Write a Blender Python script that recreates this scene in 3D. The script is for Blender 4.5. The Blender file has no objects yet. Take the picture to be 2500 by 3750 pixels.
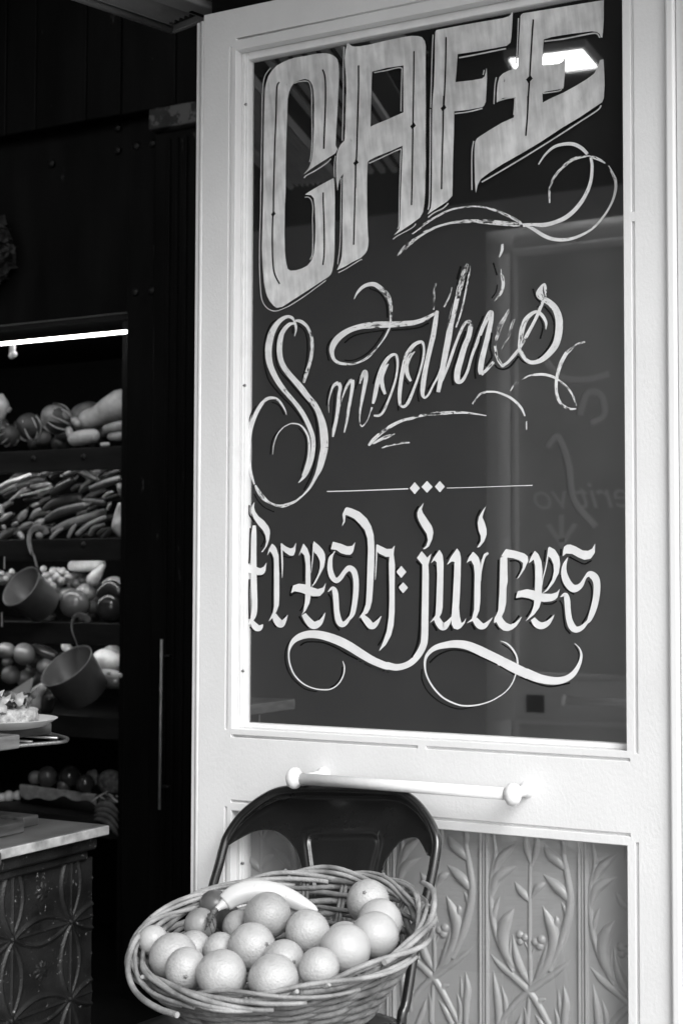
import bpy, bmesh, math, random
import numpy as np
from mathutils import Vector, Matrix
from mathutils.geometry import tessellate_polygon

S = bpy.context.scene
COL = S.collection
random.seed(7)
RNG = np.random.RandomState(11)
R_ = math.radians

# ------------------------------------------------------------------ camera
F_PX, W_PX, H_PX = 5496.7, 2500.0, 3750.0
PITCH, ROLL, YAW = R_(2.738), R_(0.1654), R_(28.6855)
CAM = Vector((0.0, -2.3, 1.3))
fwd = Vector((-math.sin(YAW)*math.cos(PITCH), math.cos(YAW)*math.cos(PITCH), math.sin(PITCH)))
r0 = Vector((math.cos(YAW), math.sin(YAW), 0.0))
u0 = r0.cross(fwd)
RT = r0*math.cos(ROLL) + u0*math.sin(ROLL)
UP = -r0*math.sin(ROLL) + u0*math.cos(ROLL)
cam_d = bpy.data.cameras.new('camera')
cam = bpy.data.objects.new('camera', cam_d); COL.objects.link(cam)
cam.matrix_world = Matrix(((RT.x, UP.x, -fwd.x, CAM.x), (RT.y, UP.y, -fwd.y, CAM.y), (RT.z, UP.z, -fwd.z, CAM.z), (0, 0, 0, 1)))
cam_d.sensor_fit = 'HORIZONTAL'; cam_d.sensor_width = 36.0
cam_d.lens = 36.0*F_PX/W_PX
cam_d.clip_start = 0.05; cam_d.clip_end = 500
cam_d.dof.use_dof = True; cam_d.dof.focus_distance = 2.5; cam_d.dof.aperture_fstop = 11
S.camera = cam

# ------------------------------------------------------------------ sky, sun, exposure
wd = bpy.data.worlds.new('World'); S.world = wd; wd.use_nodes = True
wn = wd.node_tree.nodes; wl = wd.node_tree.links
sky = wn.new('ShaderNodeTexSky'); sky.sky_type = 'NISHITA'; sky.sun_disc = False
SUN_EL, SUN_AZ = R_(38), R_(128)        # azimuth clockwise from +Y (the door side): behind the viewer's right shoulder
sky.sun_elevation = SUN_EL; sky.sun_rotation = SUN_AZ
bw = wn.new('ShaderNodeRGBToBW')         # black and white photograph: neutral daylight
bg = wn['Background']; bg.inputs['Strength'].default_value = 0.15
wl.new(sky.outputs[0], bw.inputs[0]); wl.new(bw.outputs[0], bg.inputs['Color'])
sun_d = bpy.data.lights.new('sun', 'SUN'); sun_d.energy = 1.5; sun_d.angle = R_(32)
sun = bpy.data.objects.new('sun', sun_d); COL.objects.link(sun)
sdir = Vector((math.sin(SUN_AZ)*math.cos(SUN_EL), math.cos(SUN_AZ)*math.cos(SUN_EL), math.sin(SUN_EL)))
sun.rotation_euler = sdir.to_track_quat('Z', 'Y').to_euler()
sun.location = sdir*20
vs = S.view_settings
vs.view_transform = 'Standard'; vs.look = 'None'; vs.gamma = 1.0; vs.use_curve_mapping = False
vs.exposure = 0.9
S.render.film_transparent = False
S.cycles.max_bounces = 8; S.cycles.transparent_max_bounces = 12

# ------------------------------------------------------------------ measuring helpers (photo pixel -> point on a real plane)
def ray(x, y): return fwd + RT*((x-W_PX/2)/F_PX) - UP*((y-H_PX/2)/F_PX)
def onY(x, y, Y=0.0):
    d = ray(x, y); return CAM + d*((Y-CAM.y)/d.y)
def onX(x, y, X):
    d = ray(x, y); return CAM + d*((X-CAM.x)/d.x)
def onZ(x, y, Z):
    d = ray(x, y); return CAM + d*((Z-CAM.z)/d.z)
def onP(x, y, p0, n):
    d = ray(x, y); return CAM + d*((p0-CAM).dot(n)/d.dot(n))
def dep(x, y, k): return CAM + ray(x, y)*k

# ------------------------------------------------------------------ object helpers
ORG = {}
def tag(o, label=None, cat=None, group=None, kind=None):
    if label: o['label'] = label
    if cat: o['category'] = cat; o['kind'] = 'thing'
    if group: o['group'] = group
    if kind: o['kind'] = kind
    return o
def thing(name, label, cat, loc=(0, 0, 0), group=None):
    o = bpy.data.objects.new(name, None); COL.objects.link(o)
    o.location = loc; o.empty_display_size = 0.05
    ORG[o] = Vector(loc)
    return tag(o, label, cat, group)
def org(p): return ORG.get(p, Vector((0, 0, 0))) if p is not None else Vector((0, 0, 0))
def mobj(name, verts, faces, mat, parent=None, smooth=True, uv=None, mats=None, loc=None):
    o0 = org(parent)
    if loc is not None: o0 = Vector(loc)
    me = bpy.data.meshes.new(name)
    me.from_pydata([(v[0]-o0.x, v[1]-o0.y, v[2]-o0.z) for v in verts], [], faces)
    if uv is not None:
        l = me.uv_layers.new(name='uv')
        for lp in me.loops: l.data[lp.index].uv = uv[lp.vertex_index]
    me.materials.append(mat)
    if smooth: me.polygons.foreach_set('use_smooth', [True]*len(me.polygons))
    me.update()
    o = bpy.data.objects.new(name, me); COL.objects.link(o)
    if parent is not None:
        o.parent = parent; ORG[o] = o0
        if loc is not None: o.location = o0 - org(parent)
    elif loc is not None:
        o.location = o0; ORG[o] = o0
    return o
def bevel(o, w=0.002, seg=2, ang=40):
    m = o.modifiers.new('bevel', 'BEVEL'); m.width = w; m.segments = seg; m.limit_method = 'ANGLE'; m.angle_limit = R_(ang)
    for p in o.data.polygons: p.use_smooth = True
    m.harden_normals = True
    return o
class MB:
    def __init__(s): s.v = []; s.f = []
    def add(s, v, f):
        n = len(s.v); s.v += [tuple(p) for p in v]; s.f += [tuple(i+n for i in q) for q in f]; return s
    def box(s, a, b):
        x0, y0, z0 = [min(a[i], b[i]) for i in range(3)]; x1, y1, z1 = [max(a[i], b[i]) for i in range(3)]
        return s.add([(x0,y0,z0),(x1,y0,z0),(x1,y1,z0),(x0,y1,z0),(x0,y0,z1),(x1,y0,z1),(x1,y1,z1),(x0,y1,z1)],
                     [(0,3,2,1),(4,5,6,7),(0,1,5,4),(1,2,6,5),(2,3,7,6),(3,0,4,7)])
    def obox(s, c, ax, ay, az):        # centre and three half-axis vectors
        c, ax, ay, az = map(Vector, (c, ax, ay, az)); P = []
        for k in (-1, 1):
            for i, j in ((-1,-1),(1,-1),(1,1),(-1,1)): P.append(c+ax*i+ay*j+az*k)
        return s.add(P, [(0,3,2,1),(4,5,6,7),(0,1,5,4),(1,2,6,5),(2,3,7,6),(3,0,4,7)])
    def sweep(s, pts, rad, n=10, cap=True, sx=1.0, up=None):
        v, f = sweep(pts, rad, n, cap, sx, up); return s.add(v, f)
    def build(s, name, mat, parent=None, smooth=True, loc=None): return mobj(name, s.v, s.f, mat, parent, smooth, loc=loc)
def cat(pts, per=6, closed=False):
    """Catmull-Rom through tuples of any length"""
    P = np.array(pts, float); n = len(P); out = []
    m = n if closed else n-1
    for i in range(m):
        p0 = P[(i-1) % n] if closed or i > 0 else 2*P[0]-P[1]
        p1 = P[i]; p2 = P[(i+1) % n]
        p3 = P[(i+2) % n] if closed or i < n-2 else 2*P[-1]-P[-2]
        for k in range(per):
            t = k/per
            out.append(0.5*((2*p1)+(-p0+p2)*t+(2*p0-5*p1+4*p2-p3)*t*t+(-p0+3*p1-3*p2+p3)*t**3))
    if not closed: out.append(P[-1])
    return out
def sweep(pts, rad, n=10, cap=True, sx=1.0, up=None, closed=False):
    P = [Vector(p) for p in pts]; m = len(P)
    if not hasattr(rad, '__len__'): rad = [rad]*m
    v = []; f = []
    nrm = None
    for i in range(m):
        if closed: t = P[(i+1) % m]-P[i-1]
        else: t = P[min(i+1, m-1)]-P[max(i-1, 0)]
        t.normalize()
        if nrm is None:
            a = Vector(up) if up is not None else (Vector((0,0,1)) if abs(t.z) < .8 else Vector((1,0,0)))
            nrm = (a - t*a.dot(t)).normalized()
        else:
            nrm = (nrm - t*nrm.dot(t))
            nrm = nrm.normalized() if nrm.length > 1e-6 else Vector((0,0,1))
        b = t.cross(nrm)
        for k in range(n):
            a = 2*math.pi*k/n
            v.append(P[i] + (nrm*math.cos(a) + b*math.sin(a)*sx)*rad[i])
    mm = m if closed else m-1
    for i in range(mm):
        j = (i+1) % m
        for k in range(n):
            f.append((i*n+k, i*n+(k+1) % n, j*n+(k+1) % n, j*n+k))
    if cap and not closed:
        f.append(tuple(range(n-1, -1, -1))); f.append(tuple((m-1)*n+k for k in range(n)))
    return v, f
def rounded(pts, rads, per=5, ends=4):
    """centre line and radii of a body with round ends: dense points for sweep()"""
    q = cat([tuple(p)+(r,) for p, r in zip(pts, rads)], per)
    P = [Vector(a[:3]) for a in q]; R = [max(a[3], 1e-4) for a in q]
    t0 = (P[0]-P[1]).normalized(); t1 = (P[-1]-P[-2]).normalized()
    a = []; ra = []
    for k in range(ends, 0, -1):
        s = math.sin(k/ends*math.pi/2*.985); a.append(P[0]+t0*R[0]*s); ra.append(R[0]*math.sqrt(1-s*s))
    b = []; rb = []
    for k in range(1, ends+1):
        s = math.sin(k/ends*math.pi/2*.985); b.append(P[-1]+t1*R[-1]*s); rb.append(R[-1]*math.sqrt(1-s*s))
    return a+P+b, ra+R+rb
def lathe(prof, n=24, axis=None, c=(0,0,0)):
    """prof: (radius, height) list, turned about axis"""
    ax = Vector(axis or (0,0,1)).normalized(); c = Vector(c)
    e1 = ax.orthogonal().normalized(); e2 = ax.cross(e1)
    v = []; f = []
    for r, h in prof:
        for k in range(n):
            a = 2*math.pi*k/n; v.append(c+ax*h+(e1*math.cos(a)+e2*math.sin(a))*r)
    for i in range(len(prof)-1):
        for k in range(n): f.append((i*n+k, i*n+(k+1) % n, (i+1)*n+(k+1) % n, (i+1)*n+k))
    f.append(tuple(range(n-1, -1, -1))); f.append(tuple((len(prof)-1)*n+k for k in range(n)))
    return v, f
def ball(c, r, nu=24, nv=16, sq=(1,1,1), nz=0.0, seed=0, axis=None):
    c = Vector(c); v = []; f = []; rs = np.random.RandomState(seed); ph = rs.rand(8)*6.28
    for i in range(nv+1):
        th = math.pi*i/nv
        for k in range(nu):
            a = 2*math.pi*k/nu
            d = Vector((math.sin(th)*math.cos(a), math.sin(th)*math.sin(a), math.cos(th)))
            w = 1+nz*(math.sin(2*d.x*2+ph[0])+math.sin(3*d.y+ph[1])+math.sin(3*d.z+ph[2])+.6*math.sin(5*d.x+4*d.z+ph[3]))*.3
            p = Vector((d.x*sq[0], d.y*sq[1], d.z*sq[2]))*(r*w)
            v.append(c+p)
    for i in range(nv):
        for k in range(nu): f.append((i*nu+k, (i+1)*nu+k, (i+1)*nu+(k+1) % nu, i*nu+(k+1) % nu))
    return v, f

# ------------------------------------------------------------------ materials (all grey: the photograph is black and white)
def ramp(nt, inp, stops):
    r = nt.nodes.new('ShaderNodeValToRGB'); e = r.color_ramp.elements
    while len(e) < len(stops): e.new(0.5)
    for i, (p, c) in enumerate(stops):
        e[i].position = p; e[i].color = (c, c, c, 1)
    nt.links.new(inp, r.inputs[0]); return r.outputs[0]
def M(name, v, rough=.5, spec=.5, var=0.0, vscale=12.0, bump=0.0, bscale=200.0, coat=0.0, metal=0.0, stretch=(1,1,1),
      wear=None, alpha=None, uv=False, dist=0.004, sss=0.0, rvar=0.0):
    m = bpy.data.materials.new(name); m.use_nodes = True
    nt = m.node_tree; N = nt.nodes; L = nt.links
    b = N['Principled BSDF']
    b.inputs['Base Color'].default_value = (v, v, v, 1); b.inputs['Roughness'].default_value = rough
    b.inputs['Specular IOR Level'].default_value = spec; b.inputs['Metallic'].default_value = metal
    b.inputs['Coat Weight'].default_value = coat; b.inputs['Coat Roughness'].default_value = .08
    if sss: b.inputs['Subsurface Weight'].default_value = sss; b.inputs['Subsurface Radius'].default_value = (.01,.01,.01)
    tc = N.new('ShaderNodeTexCoord'); mp = N.new('ShaderNodeMapping'); mp.inputs['Scale'].default_value = stretch
    L.new(tc.outputs['UV' if uv else 'Object'], mp.inputs[0]); vec = mp.outputs[0]
    def noise(sc, det=4, ro=.55):
        n = N.new('ShaderNodeTexNoise'); n.inputs['Scale'].default_value = sc; n.inputs['Detail'].default_value = det
        n.inputs['Roughness'].default_value = ro; L.new(vec, n.inputs['Vector']); return n.outputs['Fac']
    col = None
    if var:
        col = ramp(nt, noise(vscale), [(.3, v*(1-var)), (.7, min(v*(1+var), .95))])
    if wear:                                   # wear = (value under the paint, threshold, scale)
        wv, th, sc = wear
        n1 = noise(sc, 8, .7)
        k = ramp(nt, n1, [(th, 0), (th+.03, 1)])
        mx = N.new('ShaderNodeMix'); mx.data_type = 'RGBA'
        L.new(k, mx.inputs['Factor'])
        if col: L.new(col, mx.inputs['A'])
        else: mx.inputs['A'].default_value = (v, v, v, 1)
        mx.inputs['B'].default_value = (wv, wv, wv, 1); col = mx.outputs['Result']
    if col: L.new(col, b.inputs['Base Color'])
    if rvar:
        rr = ramp(nt, noise(vscale*.7, 5), [(.35, max(rough-rvar, .02)), (.65, rough+rvar)]); L.new(rr, b.inputs['Roughness'])
    if bump:
        bp = N.new('ShaderNodeBump'); bp.inputs['Strength'].default_value = bump; bp.inputs['Distance'].default_value = dist
        L.new(noise(bscale, 3), bp.inputs['Height']); L.new(bp.outputs[0], b.inputs['Normal'])
    if alpha:                                  # alpha = (threshold, scale along, scale across)
        th, s1, s2 = alpha
        mp2 = N.new('ShaderNodeMapping'); mp2.inputs['Scale'].default_value = (s1, s2, 1); L.new(tc.outputs['UV' if uv else 'Object'], mp2.inputs[0])
        na = N.new('ShaderNodeTexNoise'); na.inputs['Scale'].default_value = 1; na.inputs['Detail'].default_value = 6; na.inputs['Roughness'].default_value = .7
        L.new(mp2.outputs[0], na.inputs['Vector'])
        nb = N.new('ShaderNodeTexNoise'); nb.inputs['Scale'].default_value = 26; nb.inputs['Detail'].default_value = 2; L.new(tc.outputs['Object'], nb.inputs['Vector'])
        ad = N.new('ShaderNodeMath'); ad.operation = 'MULTIPLY_ADD'; L.new(nb.outputs['Fac'], ad.inputs[0]); ad.inputs[1].default_value = .55; L.new(na.outputs['Fac'], ad.inputs[2])
        k = ramp(nt, ad.outputs[0], [(th, 0), (th+.02, 1)]); L.new(k, b.inputs['Alpha'])
    return m
white_paint = M('white_door_paint', .79, .36, .5, var=.045, vscale=7, bump=.3, bscale=230, dist=.002, wear=(.2, .725, 40), stretch=(1,1,.55), rvar=.08)
jamb_paint = M('white_jamb_paint', .82, .4, .5, var=.03, vscale=4, bump=.12, bscale=240, dist=.002, wear=(.3, .74, 34))
bead_paint = M('white_bead_paint', .80, .3, .5, var=.06, vscale=30, bump=.1, bscale=120, wear=(.12, .72, 60))
handle_paint = M('white_handle_paint', .86, .25, .5, var=.04, vscale=60, bump=.25, bscale=160, dist=.002, wear=(.25, .73, 90))
screw_metal = M('screw_metal', .35, .35, .5, metal=1.0, var=.2, vscale=300)
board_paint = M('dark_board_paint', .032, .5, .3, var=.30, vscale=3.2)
black_enamel = M('black_chair_enamel', .012, .27, .7, var=.25, vscale=9, wear=(.42, .735, 60), rvar=.10, bump=.06, bscale=30, coat=.35)
tin_lower = M('painted_tin', .40, .28, .5, var=.08, vscale=6, wear=(.1, .76, 40), coat=.3)
tin_dark = M('dark_pressed_tin', .013, .45, .4, var=.6, vscale=16, wear=(.24, .632, 95), bump=.5, bscale=260, dist=.002)
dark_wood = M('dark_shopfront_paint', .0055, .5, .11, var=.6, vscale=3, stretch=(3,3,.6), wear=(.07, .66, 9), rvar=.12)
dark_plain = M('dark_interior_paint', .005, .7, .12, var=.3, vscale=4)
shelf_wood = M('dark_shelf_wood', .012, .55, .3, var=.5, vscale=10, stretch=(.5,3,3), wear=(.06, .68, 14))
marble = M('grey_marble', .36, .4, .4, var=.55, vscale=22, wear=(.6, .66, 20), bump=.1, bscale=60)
board_wood = M('dark_chopping_wood', .075, .45, .4, var=.45, vscale=10, stretch=(7,1,7), wear=(.3, .715, 60))
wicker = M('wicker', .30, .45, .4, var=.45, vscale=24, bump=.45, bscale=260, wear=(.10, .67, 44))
wicker_w = M('wicker_wall_shaded', .19, .5, .35, var=.5, vscale=30, bump=.45, bscale=260, wear=(.07, .67, 44))  # wall withes darkened in colour for the shade below the rim
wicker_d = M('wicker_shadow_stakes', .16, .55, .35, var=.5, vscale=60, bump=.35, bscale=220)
wicker_end = M('wicker_cut_end', .38, .6, .3, var=.2, vscale=400)
orange_m = M('orange_peel', .45, .32, .5, var=.15, vscale=30, bump=.55, bscale=280, dist=.0028, wear=(.28, .735, 22), sss=.05)
orange_b = M('orange_peel_pale', .47, .30, .5, var=.09, vscale=22, bump=.28, bscale=240, dist=.0025, wear=(.36, .73, 18), sss=.05)
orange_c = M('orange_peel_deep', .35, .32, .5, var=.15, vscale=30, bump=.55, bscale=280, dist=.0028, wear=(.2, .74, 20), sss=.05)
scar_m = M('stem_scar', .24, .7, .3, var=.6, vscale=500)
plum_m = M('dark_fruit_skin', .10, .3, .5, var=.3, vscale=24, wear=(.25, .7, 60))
banana_m = M('banana_skin', .58, .38, .4, var=.04, vscale=20, wear=(.12, .665, 62), sss=.1)
banana_dry = M('dry_banana_stem', .10, .7, .3, var=.8, vscale=160, bump=.6, bscale=150)
lamp_m = None
grey_metal = M('grey_awning_metal', .30, .4, .5, var=.12, vscale=14, bump=.06, bscale=90, wear=(.1, .74, 30))
tin_cup = M('enamel_dipper', .13, .38, .5, var=.15, vscale=18, wear=(.35, .72, 60))
rail_metal = M('worn_rail_metal', .42, .38, .5, metal=.9, var=.3, vscale=60, stretch=(1,6,1))
paper_m = M('white_paper', .52, .7, .2, var=.05, vscale=30)
concrete = M('pavement', .28, .8, .3, var=.2, vscale=3, bump=.4, bscale=60)
stucco = M('opposite_stucco', .38, .8, .2, var=.1, vscale=2, bump=.3, bscale=40)
def emis(name, s):
    m = bpy.data.materials.new(name); m.use_nodes = True; b = m.node_tree.nodes['Principled BSDF']
    b.inputs['Base Color'].default_value = (.8,.8,.8,1); b.inputs['Emission Color'].default_value = (1,1,1,1); b.inputs['Emission Strength'].default_value = s
    return m
strip_glow = emis('lit_strip', 9.0)
panel_glow = emis('lit_panel', 5.0)
def glassmat(name, ior=3.8, rough=0.025):
    m = bpy.data.materials.new(name); m.use_nodes = True; nt = m.node_tree; N = nt.nodes; L = nt.links
    N.remove(N['Principled BSDF']); out = N['Material Output']
    t = N.new('ShaderNodeBsdfTransparent'); t.inputs[0].default_value = (.96,.96,.96,1)
    g = N.new('ShaderNodeBsdfGlossy'); g.inputs['Roughness'].default_value = rough; g.inputs[0].default_value = (1,1,1,1)
    fr = N.new('ShaderNodeFresnel'); fr.inputs['IOR'].default_value = ior
    mx = N.new('ShaderNodeMixShader'); geo = N.new('ShaderNodeNewGeometry'); sb = N.new('ShaderNodeMath'); sb.operation = 'SUBTRACT'; sb.use_clamp = True; L.new(fr.outputs[0], sb.inputs[0]); L.new(geo.outputs['Backfacing'], sb.inputs[1]); L.new(sb.outputs[0], mx.inputs[0]); L.new(t.outputs[0], mx.inputs[1]); L.new(g.outputs[0], mx.inputs[2])
    L.new(mx.outputs[0], out.inputs['Surface']); return m
pane_m = glassmat('window_glass'); pane_lo = glassmat('lower_window_glass', 1.7, .02)
# brush paint: (on glass)
paint_solid = M('white_sign_paint', .78, .5, .3, var=.06, vscale=40, stretch=(1,1,1))
paint_brush = M('brushed_sign_paint', .78, .5, .3, var=.16, vscale=24, stretch=(1.0,1,.5), wear=(.30, .66, 34))
def hatch(m, sc, rot, amt):      # brush strokes laid side by side
    nt = m.node_tree; N = nt.nodes; L = nt.links; b = N['Principled BSDF']; src = b.inputs['Base Color'].links[0].from_socket
    tc = N.new('ShaderNodeTexCoord'); mp = N.new('ShaderNodeMapping'); mp.inputs['Rotation'].default_value = (0, rot, 0); L.new(tc.outputs['Object'], mp.inputs[0])
    out = src
    for k, (s1, st_) in enumerate(((sc, (1,1,.10)), (sc*.3, (1,1,.8)))):
        mq = N.new('ShaderNodeMapping'); mq.inputs['Scale'].default_value = st_; L.new(mp.outputs[0], mq.inputs[0])
        w = N.new('ShaderNodeTexNoise'); w.inputs['Scale'].default_value = s1; w.inputs['Detail'].default_value = 3; L.new(mq.outputs[0], w.inputs['Vector'])
        r = ramp(nt, w.outputs['Fac'], [(.32, 1-amt), (.62, 1.0)])
        mx = N.new('ShaderNodeMix'); mx.data_type = 'RGBA'; mx.blend_type = 'MULTIPLY'; mx.inputs['Factor'].default_value = 1
        L.new(out, mx.inputs['A']); L.new(r, mx.inputs['B']); out = mx.outputs['Result']
    L.new(out, b.inputs['Base Color'])
hatch(paint_brush, 130, .10, .20)
paint_line = M('thin_sign_paint', .62, .5, .3, var=.2, vscale=40)
paint_worn = M('worn_sign_paint', .74, .5, .3, var=.1, vscale=60, uv=False, alpha=None)
def worn(name, v, th, s1=45, s2=420): return M(name, v, .5, .3, var=.12, vscale=60, uv=True, alpha=(th, s1, s2))
paint_w1 = worn('chipped_sign_paint', .74, .625, 70, 420)
paint_w2 = worn('worn_off_sign_paint', .74, .715, 90, 420)
paint_w3 = worn('nearly_gone_sign_paint', .70, .80)
black_line = worn('black_shade_paint', .004, .50)
black_hard = M('black_sign_paint', .004, .5, .2)

# ================================================================== setting
GR = MB(); GR.add([(-60,-60,0),(60,-60,0),(60,60,0),(-60,60,0)], [(0,1,2,3)])
tag(GR.build('pavement', concrete, smooth=False), kind='structure')

# ================================================================== the white glazed door
X_EDGE = onY(704, 1600).x; X_RIDGE = onY(737, 1300).x; X_JAMB = onY(2446, 1300).x
Z_TOP = onY(756, 51).z
OL = onY(848.9, 2600).x; ORR = onY(2292.6, 2736).x
OT = onY(900, 175).z; OB = onY(855, 2668).z
GT = onY(849.5, 145.4).z; GB = onY(831.3, 2694.5).z
GLx = onY(827.5, 2650).x; GRx = onY(2328.5, 2650).x
GL2 = onY(831.3, 2933.7).z; LT = onY(852, 2970).z
LB = 0.24; GL3 = LB-.022
GW = .0045
door = thing('shop_entrance', 'tall white painted shop door with hand-lettered dark glass and embossed lower panel', 'door', (X_EDGE, 0, 0))

def leaf(x0, x1, z0, z1, holes, grooves, thick=.05, gd=.0055):
    xs = sorted({x0, x1} | {h[0] for h in holes+grooves} | {h[1] for h in holes+grooves})
    zs = sorted({z0, z1} | {h[2] for h in holes+grooves} | {h[3] for h in holes+grooves})
    def d(i, k):
        if i < 0 or k < 0 or i >= len(xs)-1 or k >= len(zs)-1: return thick
        x = (xs[i]+xs[i+1])/2; z = (zs[k]+zs[k+1])/2
        for h in holes:
            if h[0] < x < h[1] and h[2] < z < h[3]: return None
        for g in grooves:
            if g[0] < x < g[1] and g[2] < z < g[3]: return gd
        return 0.0
    V = {}; v = []; f = []
    def P(x, y, z):
        k = (round(x, 6), round(y, 6), round(z, 6))
        if k not in V: V[k] = len(v); v.append((x, y, z))
        return V[k]
    for i in range(len(xs)-1):
        for k in range(len(zs)-1):
            y = d(i, k)
            if y is None: continue
            a, b, c, e = xs[i], xs[i+1], zs[k], zs[k+1]
            f.append((P(a,y,c), P(b,y,c), P(b,y,e), P(a,y,e)))
            for di, dk, q in ((1,0,((b,c),(b,e))), (-1,0,((a,e),(a,c))), (0,1,((b,e),(a,e))), (0,-1,((a,c),(b,c)))):
                y2 = d(i+di, k+dk); y2 = thick if y2 is None else y2
                if y2 > y+1e-6:
                    (xa,za),(xb,zb) = q
                    f.append((P(xa,y,za), P(xa,y2,za), P(xb,y2,zb), P(xb,y,zb)))
    return v, f
gap = .011
NX_ = onY(1543, 2738).x; NZ_ = onY(2331, 790).z
def gset(gt, gb, notch=False):
    if notch:
        g = gset(gt, gb); a, r_, t, q = g
        return [a, (r_[0], r_[1], r_[2], NZ_-.008), (r_[0], r_[1], NZ_+.008, r_[3]), t, (q[0], NX_-.008, q[2], q[3]), (NX_+.008, q[1], q[2], q[3])]
    return [(GLx-GW/2, GLx+GW/2, gb+gap, gt-gap), (GRx-GW/2, GRx+GW/2, gb+gap, gt-gap),
            (GLx+gap, GRx-gap, gt-GW/2, gt+GW/2), (GLx+gap, GRx-gap, gb-GW/2, gb+GW/2)]
v, f = leaf(X_RIDGE, X_JAMB-.0006, .012, Z_TOP, [(OL, ORR, OB, OT), (OL, ORR, LB, LT)], gset(GT, GB, True)+gset(GL2, GL3))
bevel(mobj('door_leaf', v, f, white_paint, door), .0016, 2)
# hanging stile edge: a strip set a little back, with a round bead where it meets the leaf
zs_top = onY(715.6, 79.7).z
b = MB(); b.box((X_EDGE, .004, .012), (X_RIDGE-.0005, .048, zs_top)); bevel(b.build('edge_strip', white_paint, door), .002)
b = MB(); b.sweep([(X_RIDGE-.004, .0035, .014), (X_RIDGE-.004, .0035, zs_top-.001)], .0048, 10); b.build('edge_bead', bead_paint, door)

# glazing beads, panes, screws
YG = .030
def beads(l, r, b_, t, wr=.005, wt=.0145):
    w = .0145
    for (a, c) in (((l, YG-.011, b_), (l+w, YG+.016, t)), ((r-wr, YG-.011, b_), (r, YG+.016, t)),
                   ((l+w+.0002, YG-.011, t-wt), (r-wr-.0002, YG+.016, t)), ((l+w+.0002, YG-.011, b_), (r-wr-.0002, YG+.016, b_+w*.62))):
        m = MB(); m.box(a, c); bevel(m.build('glazing_bead', bead_paint, door), .0019, 3)
    for (a, c) in (((l+w*.4, YG-.0135, b_+.004), (l+w*.62, YG-.008, t-.004)),):
        m = MB(); m.box(a, c); bevel(m.build('bead_lip', bead_paint, door), .001)
beads(OL, ORR, OB, OT); beads(OL, ORR, LB, LT, .004, .004)
BW_ = .0145
def pane(z0, z1):
    m = MB(); m.box((OL+.004, YG, z0+.003), (ORR-.004, YG+.004, z1-.003)); return m.build('glass_pane', pane_m if z1 == OT else pane_lo, door, smooth=False)
up_pane = pane(OB, OT); lo_pane = pane(LB, LT)
m = MB(); m.box((OL+.003, YG+.0065, OB+.002), (ORR-.003, YG+.012, OT-.002)); m.build('backing_board', board_paint, door, smooth=False)
sv, sf = lathe([(.0005, -.0022), (.0022, -.0018), (.0031, 0), (.0031, .002)], 14, (0, 1, 0))
for (px, py) in ((899.5, 381), (895.5, 1411), (889.5, 2457), (887, 3163)):
    p = onY(px, py, YG-.0112)
    o = mobj('screw', [Vector(q)+p for q in sv], sf, screw_metal, door)
    m = MB(); m.obox(p+Vector((0, -.0022, 0)), (.0022, 0, .0006), (0, .0004, 0), (-.0001, 0, .0004)); m.build('slot', dark_plain, o, smooth=False)

# handle bar with knob ends and two standoffs
yb = -.062
hl = onY(1085, 2851, yb); hr = onY(1868, 2910, yb); hz = (hl.z+hr.z)/2
hdl = thing('handle', None, None); hdl.parent = door; ORG[hdl] = ORG[door]
m = MB(); m.sweep([(hl.x, yb, hz), (hr.x, yb, hz)], .0098, 16); m.build('bar', handle_paint, hdl)
for x, s in ((hl.x, -1), (hr.x, 1)):
    pr = [(.0005, -.0125), (.010, -.0118), (.0165, -.0075), (.0188, 0), (.0172, .0062), (.0115, .0098), (.0098, .0135)]
    v, f = lathe(pr, 20, (-s, 0, 0), (x+s*.004, yb, hz)); mobj('finial', v, f, handle_paint, hdl)
for x in (onY(1152, 2842, -.03).x, onY(1915, 2900, -.03).x-.006):
    v, f = lathe([(.0095, 0), (.0085, .02), (.009, .045), (.0125, .056), (.0165, .061), (.0165, .0625)], 18, (0, 1, 0), (x, yb+.004, hz))
    mobj('standoff', v, f, handle_paint, hdl)

# embossed tin behind the lower pane: one relief sheet per bay
YT = YG+.014
def tp(q): return onY(1550+q[0]/1.96, 3000+q[1]/1.96, YT)
bx0 = tp((397, 600)).x; bx1 = tp((1104, 600)).x; PER = bx1-bx0
zt0 = LT
strokes = []      # (points px, widths px, height)
def st(pts, w, h=1.0): strokes.append((pts, w, h))
st([(765,330),(762,600),(762,900),(768,1180)], [20,24,26,30]); st([(770,1180),(755,1320),(750,1480),(752,1650)], [26,28,24,20])
st([(735,90),(738,200),(772,330)], [16,46,18]); st([(815,90),(810,220),(778,330)], [16,44,16])
st([(640,1090),(560,930),(505,760),(482,580),(488,420),(515,260),(500,110)], [30,40,38,34,32,30,20])
st([(487,560),(520,440),(575,385),(660,345)], [26,60,60,8]); st([(500,400),(545,300),(600,240),(670,180)], [26,56,50,6])
st([(500,110),(540,60),(545,0)], [20,40,6])
st([(905,1080),(985,900),(1035,720),(1052,560),(1030,400),(1005,260),(992,120)], [40,56,54,46,40,30,20])
st([(1040,590),(1000,530),(940,470),(862,402)], [26,62,62,6]); st([(1025,370),(960,300),(905,250),(868,185)], [26,64,60,6])
st([(1008,260),(1005,180),(975,95)], [20,40,6]); st([(1035,740),(1020,660),(990,600)], [20,34,6])
st([(500,740),(515,650),(545,560)], [18,34,6])
st([(785,1180),(862,1090),(925,950),(935,840),(905,740),(856,630)], [24,58,70,78,64,6]); st([(930,800),(955,740),(950,700)], [14,36,6])
st([(640,1060),(585,950),(568,840),(590,740),(648,645)], [24,66,84,78,6]); st([(575,800),(550,760),(560,720)], [14,34,6])
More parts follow.
